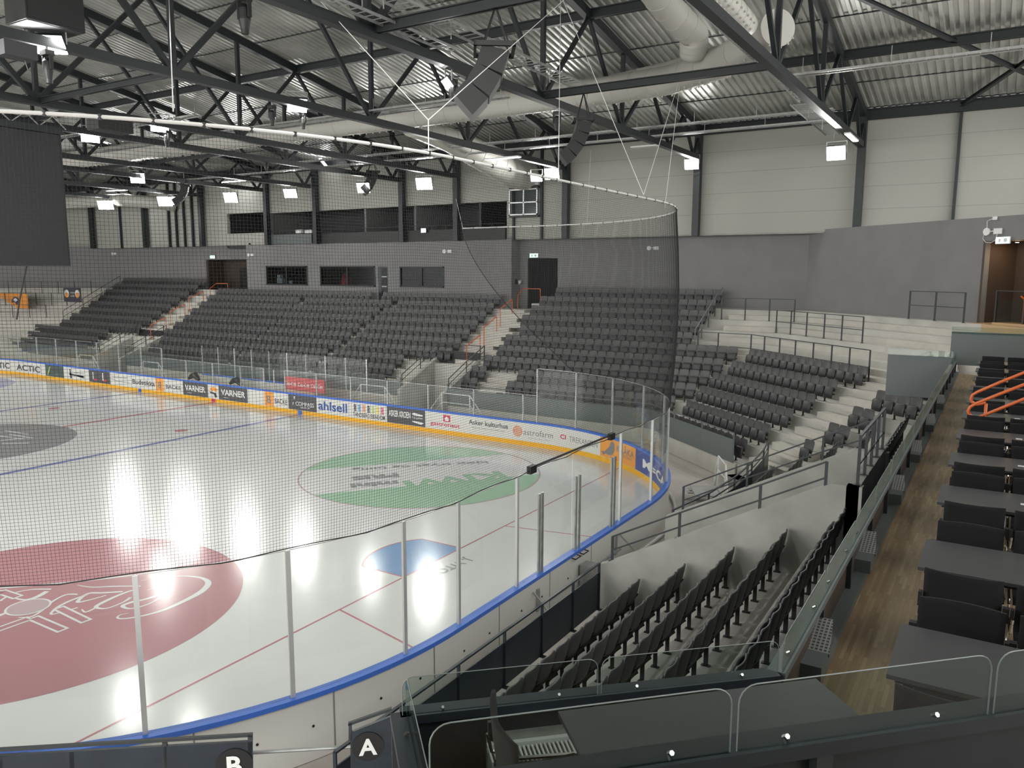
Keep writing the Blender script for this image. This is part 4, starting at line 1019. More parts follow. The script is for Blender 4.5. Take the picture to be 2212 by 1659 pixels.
for i, x in enumerate((35.9, 12.65, 14.6, -17.9, -18.95, -19.98, -20.96, -27.8)):
    e = tag(MB().box(-.06, .06, -.05, .15, 0, 5.4).build('wall_mullion', 'steel_dark'), ['thin dark mullion in the right bay of the white wall', 'thin dark post left of the window hatch', 'thin dark post right of the window hatch', 'rightmost of the four thin mullions on the white wall', 'third of the four thin mullions from the left', 'second of the four thin mullions from the left', 'leftmost of the four thin mullions on the white wall', 'thin mullion near the screen edge'][i], 'mullion'); e.location = (x, 25.3, 9.42)
def beam(name, a, b, w, h, lab, cat='beam', m='roof_beam', group=None):
    a, b = Vector(a), Vector(b); mb = MB(); f = h*.12
    mb.bar(Vector((0, 0, 0)), b-a, w*.25, h); d = Vector((0, 0, h/2-f/2))
    mb.bar(d, b-a+d, w, f); mb.bar(-d, b-a-d, w, f)
    o = mb.build(name, m); o.location = a; return tag(o, lab, cat, group)
for y, lab in ((25.25, 'along the eaves above the white wall'), (12.2, 'halfway up the far roof slope'), (18.6, 'low on the far roof slope'), (0, 'along the roof ridge')):
    beam('roof_purlin', (-47, y, TZc(y)+.02), (47, y, TZc(y)+.02), .2, .36 if y < 20 else .5, 'long dark purlin beam '+lab)
beam('cross_beam', (24.1, .2, 13.55), (31.95, .2, 13.55), .2, .26, 'dark cross beam carrying the nearest line array'); beam('cross_beam', (24.1, 8.7, 13.5), (31.95, 8.7, 13.5), .2, .24, 'dark cross beam carrying the second line array')
beam('cross_beam', (8.5, .1, 13.45), (16.3, .1, 13.45), .16, .2, 'dark cross beam left of centre between two trusses')
beam('cross_beam', (-8.8, 12, 13.5), (4.1, 12, 13.5), .14, .18, 'far dark cross beam carrying the distant speaker')
for (a, b, lab) in (((31.95, 12.2, TZc(12.2)), (39.8, 25, TZc(25)), 'rising to the left in the right roof bay'), ((35.9, 25.1, TZc(25)), (39.8, 18.2, TZc(18.2)), 'rising to the right above the right mullion')):
    beam('roof_brace', a, b, .15, .15, 'diagonal roof brace '+lab, 'brace')
# ducts
def duct(name, pts, r, lab, nozzles=None, m='duct'):
    o = pts[0].copy(); e = empty(name, o, label=lab, cat='air duct')
    # smooth the centre line
    Q = []
    for i in range(len(pts)-1):
        p0, p1, p2, p3 = pts[max(i-1, 0)], pts[i], pts[i+1], pts[min(i+2, len(pts)-1)]
        for k in range(6):
            t = k/6; Q.append(.5*((2*p1)+(p2-p0)*t+(2*p0-5*p1+4*p2-p3)*t*t+(p3-p0-3*p1*-1-3*p2)*t**3) if False else p1.lerp(p2, t))
    Q.append(pts[-1])
    rr = r if not isinstance(r, list) else [r[min(i//6, len(r)-1)]*(1-(i % 6)/6)+r[min(i//6+1, len(r)-1)]*((i % 6)/6) for i in range(len(Q))]
    MB().tube([q-o for q in Q], rr, 28).build('duct_body', m, e, smooth=True)
    step = 2
    for i in range(0, len(Q)-1, step):
        d = (Q[i+1]-Q[i]).normalized(); r_ = (rr[i] if isinstance(rr, list) else rr)
        MB().tube([Q[i]-o-d*.015, Q[i]-o+d*.015], r_+.012, 28).build('seam', m, e)
    if nozzles:
        n = 0; mb = MB(); NZ = []
        for a, b in zip(pts, pts[1:]):
            L = (b-a).length; k = int(L/nozzles[0]); d = (b-a).normalized(); s_ = d.cross(Vector((0, 0, 1))).normalized(); w_ = s_.cross(d)
            for i in range(k):
                p_ = a+d*(i*nozzles[0])-o
                for an in nozzles[1]:
                    v_ = s_*math.cos(an)+w_*math.sin(an)
                    NZ.append((p_+v_*(r-.02), p_+v_*(r+.06)))
        NZ.sort(key=lambda t: (t[0]+o-CAM).length)
        for q0_, q1_ in NZ[:100]: MB().tube([q0_, q1_], [.035, .03], 6).build('nozzle', m, e)
        for q0_, q1_ in NZ[100:]: mb.tube([q0_, q1_], [.035, .03], 6)
        if mb.v: mb.build('distant_nozzles', m, e)['kind'] = 'stuff'
    return e
zd = 14.55
mp_ = [at(u, v, 'z', zd) for u, v in ((1680, 60), (1560, 135), (1450, 172), (1330, 193))]
yd = mp_[-1].y
mainpts = mp_+[Vector((x_, yd+(mp_[-1].x-x_)*.0, zd)) for x_ in (20, 15, 10, 5, 0, -6, -12, -20, -30)]
duct('air_duct', mainpts, .52, 'long white main duct with rows of small nozzles running left under the roof', nozzles=(.42, (-.5, -.9, -1.4, -2.0)))
up_ = [mp_[1]+Vector((0, .9, .45)), mp_[2]+Vector((-.5, 1.0, .5)), Vector((mp_[3].x-2, mp_[3].y+1.4, zd+.4)), Vector((20, mp_[3].y+1.5, zd+.35)), Vector((16, mp_[3].y+1.5, zd+.3))]
duct('air_duct', up_, .42, 'second white duct lying close behind the main duct')
rs = [at(1385, -60, 'z', 16.3), at(1440, 15, 'z', 15.9), at(1500, 75, 'z', 15.4), at(1498, 118, 'z', 14.9)]
duct('air_duct', rs, .47, 'white duct coming down from the top and bending into the main duct')
rs = [at(1525, -45, 'z', 14.6), at(1575, 12, 'z', 14.5), at(1612, 55, 'z', 14.4)]
duct('air_duct', rs, .33, 'short perforated white duct at the top beside the nearest truss', nozzles=(.3, (-.3, -.8, -1.3, -1.8, -2.3)))
duct('air_duct', [Vector((13.6, 14.5, 14.3)), Vector((13.3, 18, 14.2)), Vector((13.3, 21.5, 13.7)), Vector((13.5, 24, 13.2)), Vector((13.6, 25.3, 13.2))], [.45, .6, .8, .9, .9], 'white duct widening towards the white wall above the window hatch')
duct('air_duct', [Vector((-40, 22.5, 13.4)), Vector((-30, 22.5, 13.25)), Vector((-22.5, 22.5, 13.1)), Vector((-20.5, 24, 12.9)), Vector((-20, 25.3, 12.8))], .5, 'far left white duct bending into the wall beside the screen')
# cable trays
def ladder(a, b, w, lab, rung=.28, m='galv', hgt=.07, hang=True):
    a, b = Vector(a), Vector(b); d = (b-a); L = d.length; d.normalize(); s_ = d.cross(Vector((0, 0, 1))).normalized()
    e = empty('cable_tray', a, label=lab, cat='cable tray', group='cable trays')
    for sg in (-1, 1): MB().bar(s_*w/2*sg, d*L+s_*w/2*sg, .02, hgt).build('side_rail', m, e)
    r0_ = MB().bar(-s_*w/2, s_*w/2, .022, .018).build('rung', m, e); r0_.location = d*.1
    for i in range(1, int(L/rung)): q_ = r0_.copy(); col.objects.link(q_); q_.parent = e; q_.location = d*(i*rung+.1)
    if hang:
        for i in range(int(L/2.6)+1): p_ = d*(i*2.6+.4); MB().bar(p_+s_*w/2, p_+s_*w/2+Vector((0, 0, -.45 if hang == 2 else .5)), .02).build('hanger', m, e)
    return e
ladder((25.2, -4, 13.95), (25.2, 9.6, 13.8), .6, 'wide galvanised cable ladder beside the truss near the line array', hang=2)
ladder((24.65, -4, 13.6), (24.65, 3, 13.55), .4, 'narrow cable ladder just under the wide one at the top')
ladder((31.2, 3, 14.1), (31.2, 16.5, 13.95), .5, 'galvanised cable ladder running beside the nearest truss', hang=2); ladder((31.1, 15.6, 13.7), (31.1, 22.5, 13.6), .6, 'crowded cable ladder at the low end of the nearest truss', rung=.16, hang=2)
a = at(1800, 236, 'z', 13.75); ladder((32, a.y, 13.75), (2, a.y, 13.75), .3, 'upper of two long thin cable ladders under the far roof', rung=.5)
a2 = at(1830, 256, 'z', 13.6); ladder((32, a2.y, 13.6), (-10, a2.y, 13.6), .3, 'lower of two long thin cable ladders under the far roof', rung=.5)
a3 = at(1800, 153, 'z', 13.9); ladder((31.6, a3.y, 13.9), (44, a3.y, 13.9), .3, 'cable ladder with red cables in the right roof bay', rung=.35)
o_ = MB().bar((31.8, a3.y, 13.93), (44, a3.y, 13.93), .06, .03).build('red_cable', 'ink_or'); tag(o_, 'red cable lying in the ladder of the right roof bay', 'cable')
a4 = at(1000, 228, 'z', 13.8); ladder((22, a4.y, 13.9), (-12, a4.y, 13.9), .3, 'cable ladder running just below the long white duct', rung=.4)
ladder((22, a4.y-1.2, 13.75), (6, a4.y-1.2, 13.75), .25, 'short cable ladder in front of the long white duct', rung=.4)
ladder((10, 5.5, 13.7), (-25, 5.5, 13.7), .3, 'distant cable ladder above the hanging screen side', rung=.6)

# ------------------------------------------------------------------ lamps
def flood(P_, aim, w, h, lab, m='lens', name='floodlight', bracket=True):
    P_ = Vector(P_); d = (Vector(aim)-P_).normalized(); e = empty(name, P_, label=lab, cat='floodlight', group='hall floodlights')
    s_ = d.cross(Vector((0, 0, 1))).normalized(); u_ = s_.cross(d)
    MB().obox(-d*.06, s_*(w/2+.02), u_*(h/2+.02), d*.055).build('housing', 'steel_dark', e)
    MB().add([s_*w/2*i+u_*h/2*j+d*.004 for i, j in ((-1, -1), (1, -1), (1, 1), (-1, 1))], [(0, 1, 2, 3)]).build('lens', m, e)
    if bracket: MB().bar(s_*(w/2+.04)-d*.05, s_*(w/2+.04)-d*.05+Vector((0, 0, .45)), .03).bar(-s_*(w/2+.04)-d*.05, -s_*(w/2+.04)-d*.05+Vector((0, 0, .45)), .03).bar(-s_*(w/2+.04)-d*.05+Vector((0, 0, .45)), s_*(w/2+.04)-d*.05+Vector((0, 0, .45)), .03).build('bracket', 'galv', e)
    return e
F = [(642, 228, 16.1, (22, 2, 0), .66, .5, 'big floodlight on the third truss, right of the nearest moving head'), (345, 272, 8.3, (18, 0, 0), .66, .5, 'floodlight on the fourth truss left of centre'),
     (195, 296, 3.9, (18, -4, 0), .7, .45, 'floodlight on the truss just right of the hanging screen'), (297, 385, -8.9, (10, -4, 0), .8, .6, 'small bright floodlight farther down right of the screen'),
     (1494, 355, 23.9, (24, 2, 0), .7, .5, 'floodlight at the far end of the second truss on the white wall'), (1806, 331, 31.8, (29, 2, 0), .7, .55, 'brightest floodlight at the far end of the nearest truss'),
     (1192, 376, 16.1, (20, 0, 0), .8, .6, 'bright floodlight at the far end of the third truss'), (1158, 385, 15.6, (15, 0, 0), .6, .35, 'smaller floodlight left of the bright one under the third truss'),
     (916, 397, 8.3, (10, 6, 0), .95, .7, 'tilted floodlight at the far end of the fourth truss'), (785, 406, 3.8, (4, 4, 0), .8, .6, 'tilted floodlight at the far end of the fifth truss'),
     (627, 418, -4.1, (-4, 4, 0), .9, .6, 'tilted floodlight at the far end of the sixth truss'), (498, 427, -9.0, (-8, 2, 0), .95, .7, 'tilted floodlight left of the gallery opening'),
     (228, 443, -23.9, (-20, 0, 0), 1.2, .7, 'tilted floodlight below the far left duct'), (356, 435, -16.5, (-16, 0, 0), 1.1, .7, 'left one of the two floodlights beside the far speaker'), (374, 434, -15.6, (-14, 2, 0), .7, .6, 'right one of the two floodlights beside the far speaker')]
for u, v, x, aim, w, h, lab in F:
    P_ = at(u, v, 'x', x)
    cdir = (CAM-P_).normalized()
    flood(P_, P_+((Vector(aim)-P_).normalized()*.9+cdir*.7), w, h, lab)
P_ = at(98, 97, 'x', 16.1); flood(P_, P_+Vector((.4, -.5, -.6)), .95, .5, 'double floodlight under the big speaker at the top left')
P_ = at(966, 181, 'x', 23.8); flood(P_, P_+Vector((-.4, -.55, -.55)), .55, .3, 'small double floodlight left of the hanging line array')
n = 0
for x in (31.95, 24.1, 16.3, 8.5, -3.9, -16.4, -23.9):
    for y in (-7, -14.5):
        if (x == 31.95 and y == -14.5): continue
        flood((x, y, 13.0), (x*.8, 3, 0), .7, .5, 'floodlight of the near lamp row above the camera side, over %s' % ['the end stand', 'the red circle', 'the blue line', 'the centre ice', 'the middle ice', 'the far zone', 'the far end'][[31.95, 24.1, 16.3, 8.5, -3.9, -16.4, -23.9].index(x)]+(' inner' if y == -7 else ' outer')); n += 1
for u, v, x, w, lab in ((1072, 344, 16, 1.2, 'left of the pair near the white duct end'), (1101, 341, 16.5, 1.2, 'right of the pair near the white duct end'), (686, 378, -4, 1.4, 'left of the pair under the sixth truss'), (716, 378, -3.2, 1.4, 'right of the pair under the sixth truss'), (489, 393, -12, 1.4, 'left of the pair above the gallery left end'), (515, 391, -11, 1.4, 'right of the pair above the gallery left end'), (245, 412, -24, 1.6, 'left of the pair below the small bright floodlight'), (266, 411, -23, 1.6, 'right of the pair below the small bright floodlight'), (1392, 318, 24, 1.2, 'unlit one left of the second truss end')):
    P_ = at(u, v, 'x', x); e = empty('strip_light', P_, label='flat strip lamp, '+lab, cat='strip light')
    MB().box(-w/2, w/2, -.16, .16, .0, .06).build('housing', 'white_metal', e)
    if u != 1392: MB().box(-w/2+.03, w/2-.03, -.14, .14, -.012, -.001).build('lens', 'lens2', e)
P_ = at(1815, 285, 'x', 32.15); e = empty('strip_light', (32.2, 20.6, 13.1), label='bright strip lamp under the low end of the nearest truss', cat='strip light')
MB().box(-.12, .12, -1.1, 1.1, 0, .06).build('housing', 'white_metal', e); MB().box(-.1, .1, -1.05, 1.05, -.012, -.001).build('lens', 'lens2', e)
P_ = at(699, 352, 'x', -2); e = empty('strip_light', P_, label='small tilted lamp hanging behind the net in the middle', cat='strip light'); MB().obox((0, 0, 0), (.3, 0, -.3), (0, .1, 0), (.03, 0, .03)).build('lens', 'lens2', e)
def moving_head(u, v, x, s, lab):
    P_ = at(u, v, 'x', x); e = empty('moving_head', P_, label='black moving head spotlight '+lab, cat='spotlight', group='moving head spotlights')
    MB().box(-.2*s, .2*s, -.16*s, .16*s, .38*s, .55*s).build('base', 'black', e)
    MB().box(-.26*s, -.2*s, -.06*s, .06*s, -.1*s, .4*s).box(.2*s, .26*s, -.06*s, .06*s, -.1*s, .4*s).build('yoke', 'black', e)
    MB().tube([(0, 0, .3*s), (0, 0, .18*s), (0, 0, -.15*s), (0, 0, -.42*s), (0, 0, -.55*s)], [.1*s, .17*s, .18*s, .12*s, .11*s], 16).build('head', 'black', e)
    MB().bar((0, 0, .55*s), (0, 0, .75*s), .05*s).build('clamp', 'galv', e)
moving_head(528, 32, 20, .9, 'hanging alone at the top'); moving_head(104, 145, 16.3, .75, 'under the double floodlight at top left'); moving_head(588, 250, 16.3, .6, 'left of the big floodlight on the third truss')
moving_head(655, 262, 16.0, .5, 'directly below the big floodlight'); moving_head(979, 195, 24.0, .55, 'beside the small double floodlight'); moving_head(1203, 262, 24.1, .6, 'between the two line arrays')
moving_head(360, 300, 8.3, .6, 'below the floodlight left of centre'); moving_head(847, 300, 8.6, .6, 'above the distant speaker'); moving_head(575, 355, 3.8, .6, 'in the middle of the far trusses')
# line arrays
def line_array(P_, rz, n, s, lab, curve=8, strap=None, lean=0):
    """curved column of speaker boxes hanging from straps"""
    e = empty('line_array_speaker', P_, rz, lab, 'loudspeaker', None)
    W, D, H = .62*s, .42*s, .34*s
    MB().box(-W*.6, -W*.5, -D*.7, D*.8, 0, .07*s).box(W*.5, W*.6, -D*.7, D*.8, 0, .07*s).box(-W*.6, W*.6, -D*.7, -D*.6, 0, .07*s).box(-W*.6, W*.6, D*.7, D*.8, 0, .07*s).build('flying_frame', 'black', e)
    y, z, an = 0., 0., R(lean)
    for i in range(n):
        c, s_ = math.cos(an), math.sin(an)
        # wedge box, front faces -y
        def T(yy, zz_): return (y+yy*c+zz_*s_, z-yy*s_+zz_*c)
        pr = [T(-D/2, 0), T(D/2, -H*.08), T(D/2, -H*.92), T(-D/2, -H)]
        poly = [(-W/2, p_[0], p_[1]) for p_ in pr]
        MB().ext(poly, (W, 0, 0)).build('speaker_box', 'speaker', e)
        y, z = T(0, -H*.97); an -= R(curve)
    if strap:
        for sx in (-1, 1):
            MB().bar((sx*W*.3, D*.5, .05), (strap[0], strap[1], strap[2]), .035, .02).bar((sx*W*.3, -D*.5, .05), (strap[0], strap[1], strap[2]), .035, .02).build('strap', 'black', e)
    return e
line_array((27.75, .25, 12.5), R(125), 3, 1.5, 'large black line array hanging on straps from the nearest cross beam', curve=13, strap=(0, 0, 1.0), lean=-18)
line_array((25.75, 8.65, 12.45), R(125), 4, 1.1, 'smaller curved black line array in front of the white wall', curve=13, strap=(0, 0, .95), lean=-10)
P_ = at(885, 350, 'x', 3); line_array((4.0, 22.5, 13.6), R(140), 3, 1.4, 'distant dark speaker cluster seen through the net', curve=14, strap=(0, 0, .9), lean=-14)
line_array((-8.8, 18.3, 13.1), R(140), 4, 1.1, 'far speaker column near the upper gallery', curve=15, strap=(0, 0, .6), lean=-12)
e = empty('subwoofer', (16.3, -3.7, 13.75), label='big black speaker box hanging at the top left corner', cat='loudspeaker')
MB().box(-.5, .5, -.75, .75, 0, 1.2).build('cabinet', 'speaker', e); MB().box(.5, .52, -.7, .7, .05, 1.15).build('grille', 'black', e); MB().box(-.45, .45, -.7, .7, -.015, 0).build('bottom_panel', 'room_dark', e)
P_ = at(238, 268, 'x', 8.2); e = empty('subwoofer', P_, label='dark speaker box behind the netting left of the floodlights', cat='loudspeaker')
MB().box(-.4, .4, -.7, .7, -.3, .3).build('cabinet', 'speaker', e)
P_ = at(35, 110, 'x', 16.3); e = empty('fan_heater', P_, label='small grey heater unit with hanging cable at the left', cat='heater'); MB().box(-.25, .25, -.4, .4, -.18, .18).build('casing', 'room_dark', e); MB().tube([(0, .2, -.18), (0, .25, -.4), (0, .35, -.42), (0, .42, -.2), (0, .4, .1)], .015, 6).build('cable', 'black', e)
# hanging screen
e = empty('hanging_screen', (8.5, .72, 7.66), label='huge dark hanging video screen at the left edge', cat='screen')
MB().box(-.25, .02, -13, 0, 0, 4.7).build('display_panel', 'screen', e); MB().box(-.3, .1, -13, .05, 4.72, 4.95).build('frame_beam', 'roof_beam', e); MB().box(-.28, .03, -.03, .02, 0, 4.7).build('edge_frame', 'black', e)
mb = MB()
for i in range(14):
    y = -13+i*.95; mb.bar((-.1, y, 4.95), (-.1, y+.5, 5.35), .03).bar((-.1, y+.5, 5.35), (-.1, y+.95, 4.95), .03)
mb.bar((-.1, -13, 5.35), (-.1, 0, 5.35), .04); mb.build('lattice_truss', 'galv', e)
# banners
e = empty('orange_banner', at(38, 650, 'y', 19.2), label='orange club banner hung on the left standing terrace barrier', cat='banner')
MB().box(-3.2, 1.7, -.02, 0, -.62, .62).build('cloth', 'ad_orange', e); MB().add([(-.9, -.03, .1), (-.3, -.03, .4), (.3, -.03, .2), (.35, -.03, -.1), (-.1, -.03, -.35), (-.5, -.03, -.1), (-1.0, -.03, -.2)], [tuple(range(7))]).build('emblem', 'ink', e)
MB().add([(-.7, -.04, .1), (-.2, -.04, .25), (.1, -.04, .05), (-.3, -.04, -.1)], [(0, 1, 2, 3)]).build('emblem', 'white', e)
P_ = at(157, 637, 'y', 20.8); e = empty('black_banner', P_, label='black club banner with two round emblems left of the seats', cat='banner')
MB().box(-1.35, 1.3, -.02, 0, -.6, .6).build('cloth', 'ink', e)
for sx in (-.85, .75): MB().tube([(sx, -.03, .1), (sx, -.021, .1)], .34, 20).build('emblem', 'white', e); MB().tube([(sx, -.04, -.02), (sx, -.031, -.02)], .24, 16).build('emblem', 'ad_orange', e)
put_text('SUPPORTER', .2, lambda x, y: (x, -.03, y+.1), 'lettering', 'white', e, width=.7); put_text('KLUBB', .2, lambda x, y: (x, -.03, y-.15), 'lettering', 'white', e, width=.6)

# ------------------------------------------------------------------ protective net
NT, NB = 9.4, 3.44
def npos(s, z):
    t = (NT-z)/(NT-NB); q = path(s, .06+.16*math.sin(pi*t)); return (q[0], q[1], z)
SE0, SE1 = 17.6, 23.3      # slanting free edge, top and bottom
SN = 62.
def sedge(z): t = (NT-z)/(NT-NB); return SE0+(SE1-SE0)*t**1.6
net = empty('safety_net', (30, 0, NT), label='black square mesh safety net hanging round the near end of the rink', cat='net')
def npart(mb, n_, m, stuff=False):
    o = mb.build(n_, m); o.parent = net; o.location = (-30, 0, -NT)
    if stuff: o['kind'] = 'stuff'
    return o
mb = MB(); r_ = .0021
def wire(mb, pts):
    b = len(mb.v); n_ = len(pts)
    for i, p_ in enumerate(pts):
        a = Vector(pts[max(i-1, 0)]); c = Vector(pts[min(i+1, n_-1)]); t = (c-a).normalized()
        if abs(t.z) > .5: u_, v_ = Vector((1, 0, 0)), Vector((0, 1, 0))
        else: u_ = Vector((0, 0, 1)); v_ = t.cross(u_)
        p_ = Vector(p_)
        mb.v += [tuple(p_+u_*r_), tuple(p_-u_*r_*.5+v_*r_*.87), tuple(p_-u_*r_*.5-v_*r_*.87)]
    for i in range(n_-1):
        for k in range(3): mb.f.append((b+3*i+k, b+3*i+(k+1) % 3, b+3*i+3+(k+1) % 3, b+3*i+3+k))
s = SE0
def bottom(s):
    return NB-.03+.05*abs(math.sin(s*1.5))
while s < SN:
    zb = bottom(s)
    if s < SE1: 
        t = ((s-SE0)/(SE1-SE0))**(1/1.6); zb = NT-t*(NT-NB)
    if NT-zb > .1: wire(mb, [npos(s, NT-(NT-zb)*i/5) for i in range(6)])
    s += .047
z = NB+.03
while z < NT:
    a = sedge(z); wire(mb, [npos(s_, z+.012*math.sin(s_*2.1+z)) for s_ in srange(a, SN, .55)]); z += .047
npart(mb, 'mesh', 'netting', True)
npart(MB().tube([npos(s_, NT) for s_ in srange(SE0, SN, .4)], .026, 8), 'top_rope', 'rope')
npart(MB().tube([npos(s_, bottom(s_)) for s_ in srange(SE1, SN, .25)], .009, 5), 'bottom_rope', 'black')
npart(MB().tube([npos(sedge(NT-(NT-NB)*i/30.), NT-(NT-NB)*i/30.) for i in range(31)], .018, 5), 'edge_rope', 'black')
mb = MB()
for s_ in srange(SE0, SN, .6): q = npos(s_, NT); mb.tube([(q[0], q[1], q[2]-.035), (q[0]+.005, q[1], q[2]+.032)], .028, 6)
npart(mb, 'tie', 'black')
def line(name, a, b, lab, r=.009, m='rope'):
    a, b = Vector(a), Vector(b); o = MB().tube([Vector((0, 0, 0)), b-a], r, 5).build(name, m); o.location = a; return tag(o, lab, 'rope')
def tn(u, v): return at(u, v, 'z', 9.45)
A_ = tn(926, 333); X_ = A_+Vector((0, 0, .55))
line('support_rope', A_, X_, 'short white rope holding the middle of the net ring')
line('support_rope', X_, at(690, 0, 'z', 14.5), 'white rope from the ring rising to the upper left'); line('support_rope', X_, at(1218, 0, 'z', 14.5), 'white rope from the ring rising to the upper right')
B_ = tn(1390, 433); Y_ = B_+Vector((0, 0, .15))
line('support_rope', Y_, at(1216, 0, 'z', 15.5), 'long white rope slanting down to the right end of the net'); line('support_rope', Y_, at(1465, 180, 'z', 14), 'white rope rising to the right from the net end')
line('support_rope', tn(1436, 449), at(1468, 186, 'z', 14), 'white rope at the far right corner of the net'); line('support_rope', tn(1206, 393), at(1211, 0, 'z', 15.5), 'vertical white rope left of the small line array')
line('support_rope', tn(374, 240), at(365, 0, 'z', 14.5), 'hanging white rope with a knot at the upper left'); line('support_rope', at(1000, 494, 'z', 9.4), at(985, 430, 'z', 11.2), 'short white rope at the free end of the far net top')
line('support_rope', at(1268, 483, 'z', 9.4), at(1276, 325, 'z', 13.5), 'thin white rope in front of the white wall')
q = at(53, 575, 'x', 8.6); o = MB().tube([at(58, 575, 'x', 9.0), at(50, 610, 'x', 9.2), at(42, 650, 'x', 9.3), at(36, 690, 'x', 9.4)], .03, 6).build('black_cable', 'black'); tag(o, 'black cable hanging below the left screen', 'cable')
rod = MB().tube([path(41.3, .06)[:2]+(3.5,), path(37.4, .06)[:2]+(3.5,)], .025, 6).build('net_rod', 'black'); tag(rod, 'black rod clamped along the top of the gate glass', 'rod')
for s_ in (41.3, 37.4): q = path(s_, .06); o = MB().box(-.05, .05, -.12, .12, -.08, .08).build('clamp', 'black'); o.parent = rod; o.location = (q[0], q[1], 3.46)

# ------------------------------------------------------------------ team benches behind the far boards
e = empty('sponsor_board', (7.55, 14.3, 0), label='red drink sponsor board above the plywood bench wall', cat='advertising board')
A1 = at(614, 812, 'y', 14.6); A2 = at(700, 822, 'y', 14.6); z1 = (A1.z+A2.z)/2; z0_ = at(614, 838, 'y', 14.6).z
e.location = ((A1.x+A2.x)/2, 14.6, 0); w = (A2.x-A1.x)/2
MB().box(-w, w, -.03, .03, z0_-.05, z1).build('panel', 'red', e)
for i in range(3): put_text('Coca-Cola', .3, lambda x, y: (x+(i-1)*w*.66, -.035, y+(z0_+z1)/2-.14), 'lettering', 'white', e, width=w*.56, bold=.004, shear=.35)
A1 = at(610, 838, 'y', 14.5); tag(MB().box(-w, w*.6, 14.45, 14.5, .1, z0_-.05).build('bench_wall', 'ply'), 'plywood wall behind the bench under the red sponsor board', 'bench wall').location = (e.location.x, 0, 0)
tag(MB().box(-w, w, 14.0, 14.3, .05, .75).build('team_bench', 'red'), 'red bench in front of the plywood wall', 'bench').location = (e.location.x+1.6, 0, 0)
bw_ = tag(MB().box(-4, 4, 15.0, 15.1, .0, 1.15).build('bench_wall', 'board_white'), 'white blue-capped inner wall behind the longer team bench', 'bench wall'); bw_.location = (.5, 0, 0)
bc_ = MB().box(-4, 4, 14.9, 15.14, 1.15, 1.2).build('cap_rail', 'cap_blue'); bc_.parent = bw_
tag(MB().box(-4, 2, 14.2, 14.5, .3, .85).build('team_bench', 'ply'), 'long pale wooden team bench behind the far boards', 'bench').location = (-1, 0, 0)
for u, lab in ((420, 'left'), (510, 'right')):
    P_ = at(u, 829 if u < 450 else 838, 'y', 14.0); o = MB().tube([(-.5, 0, -.15), (-.2, 0, .05), (.1, 0, .12), (.45, 0, -.15)], [.08, .15, .2, .1], 8).build('kit_bag', 'black'); o.location = (P_.x, 14.0, 1.15); tag(o, 'black kit bag on the bench rail, %s one' % lab, 'bag')
gb = empty('bench_glass', (2, 15.05, 1.2), label='second glass screen behind the team benches', cat='glass screen')
for i in range(9): MB().box(-5.5+i*1.5, -4.04+i*1.5, -.01, .0, 0, 1.7).build('pane', 'glass', gb)
for i in range(10): MB().box(-5.54+i*1.5, -5.49+i*1.5, -.03, .02, -.05, 1.72).build('post', 'alu', gb)

# ------------------------------------------------------------------ restaurant platform
ZF = 4.65
struct(MB().prism([(37.17, 10.2), (37.17, -10.75), (35.5, -12.42), (36.6, -13.9), (46, -4.5), (46, 10.2)], ZF-.25, ZF).build('floor_platform', 'parquet'))
struct(MB().box(36.98, 37.17, -10.7, 10.2, ZF-.1, ZF+.07).build('trim_4', 'panel_grey'))
struct(MB().box(36.78, 36.9, -10.8, 10.2, 2.6, ZF-.3).build('wall_platform', 'panel_navy'))
L0, L1, L2_ = Vector((37.05, 9.9, 0)), Vector((37.05, -10.82, 0)), Vector((35.39, -12.40, 0))
def balustrade(a, b, zr, z0, lab, glass_h=.22, postsp=1.3, gsp=1.35, in_m='panel_navy', top_m='panel_navy', rw=.11):
    d = b-a; L = d.length; d.normalize(); n = Vector((-d.y, d.x, 0)); e = empty('glass_balustrade', (a.x, a.y, z0), label=lab, cat='balustrade')
    h = zr-z0
    def bx(t0, t1, o0, o1, za, zb): return MB().ext([d*t0+n*o0+Vector((0, 0, za)), d*t1+n*o0+Vector((0, 0, za)), d*t1+n*o0+Vector((0, 0, zb)), d*t0+n*o0+Vector((0, 0, zb))], n*(o1-o0))
    bx(0, L, -rw/2, rw/2, h-.05, h).build('top_rail', top_m, e)
    bx(0, L, -.01, .01, -.3, h-.05).build('panel', in_m, e)
    k = max(1, round(L/postsp))
    for i in range(k+1): t = L*i/k; bx(max(0, t-.03), min(L, t+.03), -.05, .05, -.3, h-.05).build('post', 'rail_dark', e)
    g = max(1, round(L/gsp))
    for i in range(g):
        t0, t1 = L*i/g+.012, L*(i+1)/g-.012; r_ = .06; pts = [d*t0, d*t1]
        cs = [(t0, h)]+[(t1, h)]+[(t1-r_+r_*math.cos(an), h+glass_h-r_+r_*math.sin(an)) for an in [i_*pi/10 for i_ in range(6)]]+[(t0+r_-r_*math.sin(an), h+glass_h-r_+r_*math.cos(an)) for an in [i_*pi/10 for i_ in range(6)]]
        pl = [d*t+n*.03+Vector((0, 0, z)) for t, z in cs]
        MB().ext(pl, n*.01).build('glass_pane', 'glass_bal', e)
        mb = MB(); mb.tube([p_+n*.005 for p_ in pl[1:]]+[pl[0]+n*.005], .0026, 5); mb.build('glass_edge', 'glass_rim', e)
        for tt in (t0+(t1-t0)*.2, t0+(t1-t0)*.8): MB().tube([d*tt+n*.0+Vector((0, 0, h)), d*tt+n*.02+Vector((0, 0, h+.015))], .009, 6).build('glass_clip', 'chrome', e)
    return e
balustrade(L0, L1, 5.09, ZF-.4, 'long grey balustrade with low glass between the seats and the restaurant platform', top_m='panel_grey', in_m='brown')
balustrade(L1, L2_, 5.09, ZF-.2, 'dark angled balustrade with rounded glass crossing in front of the near seat rows')
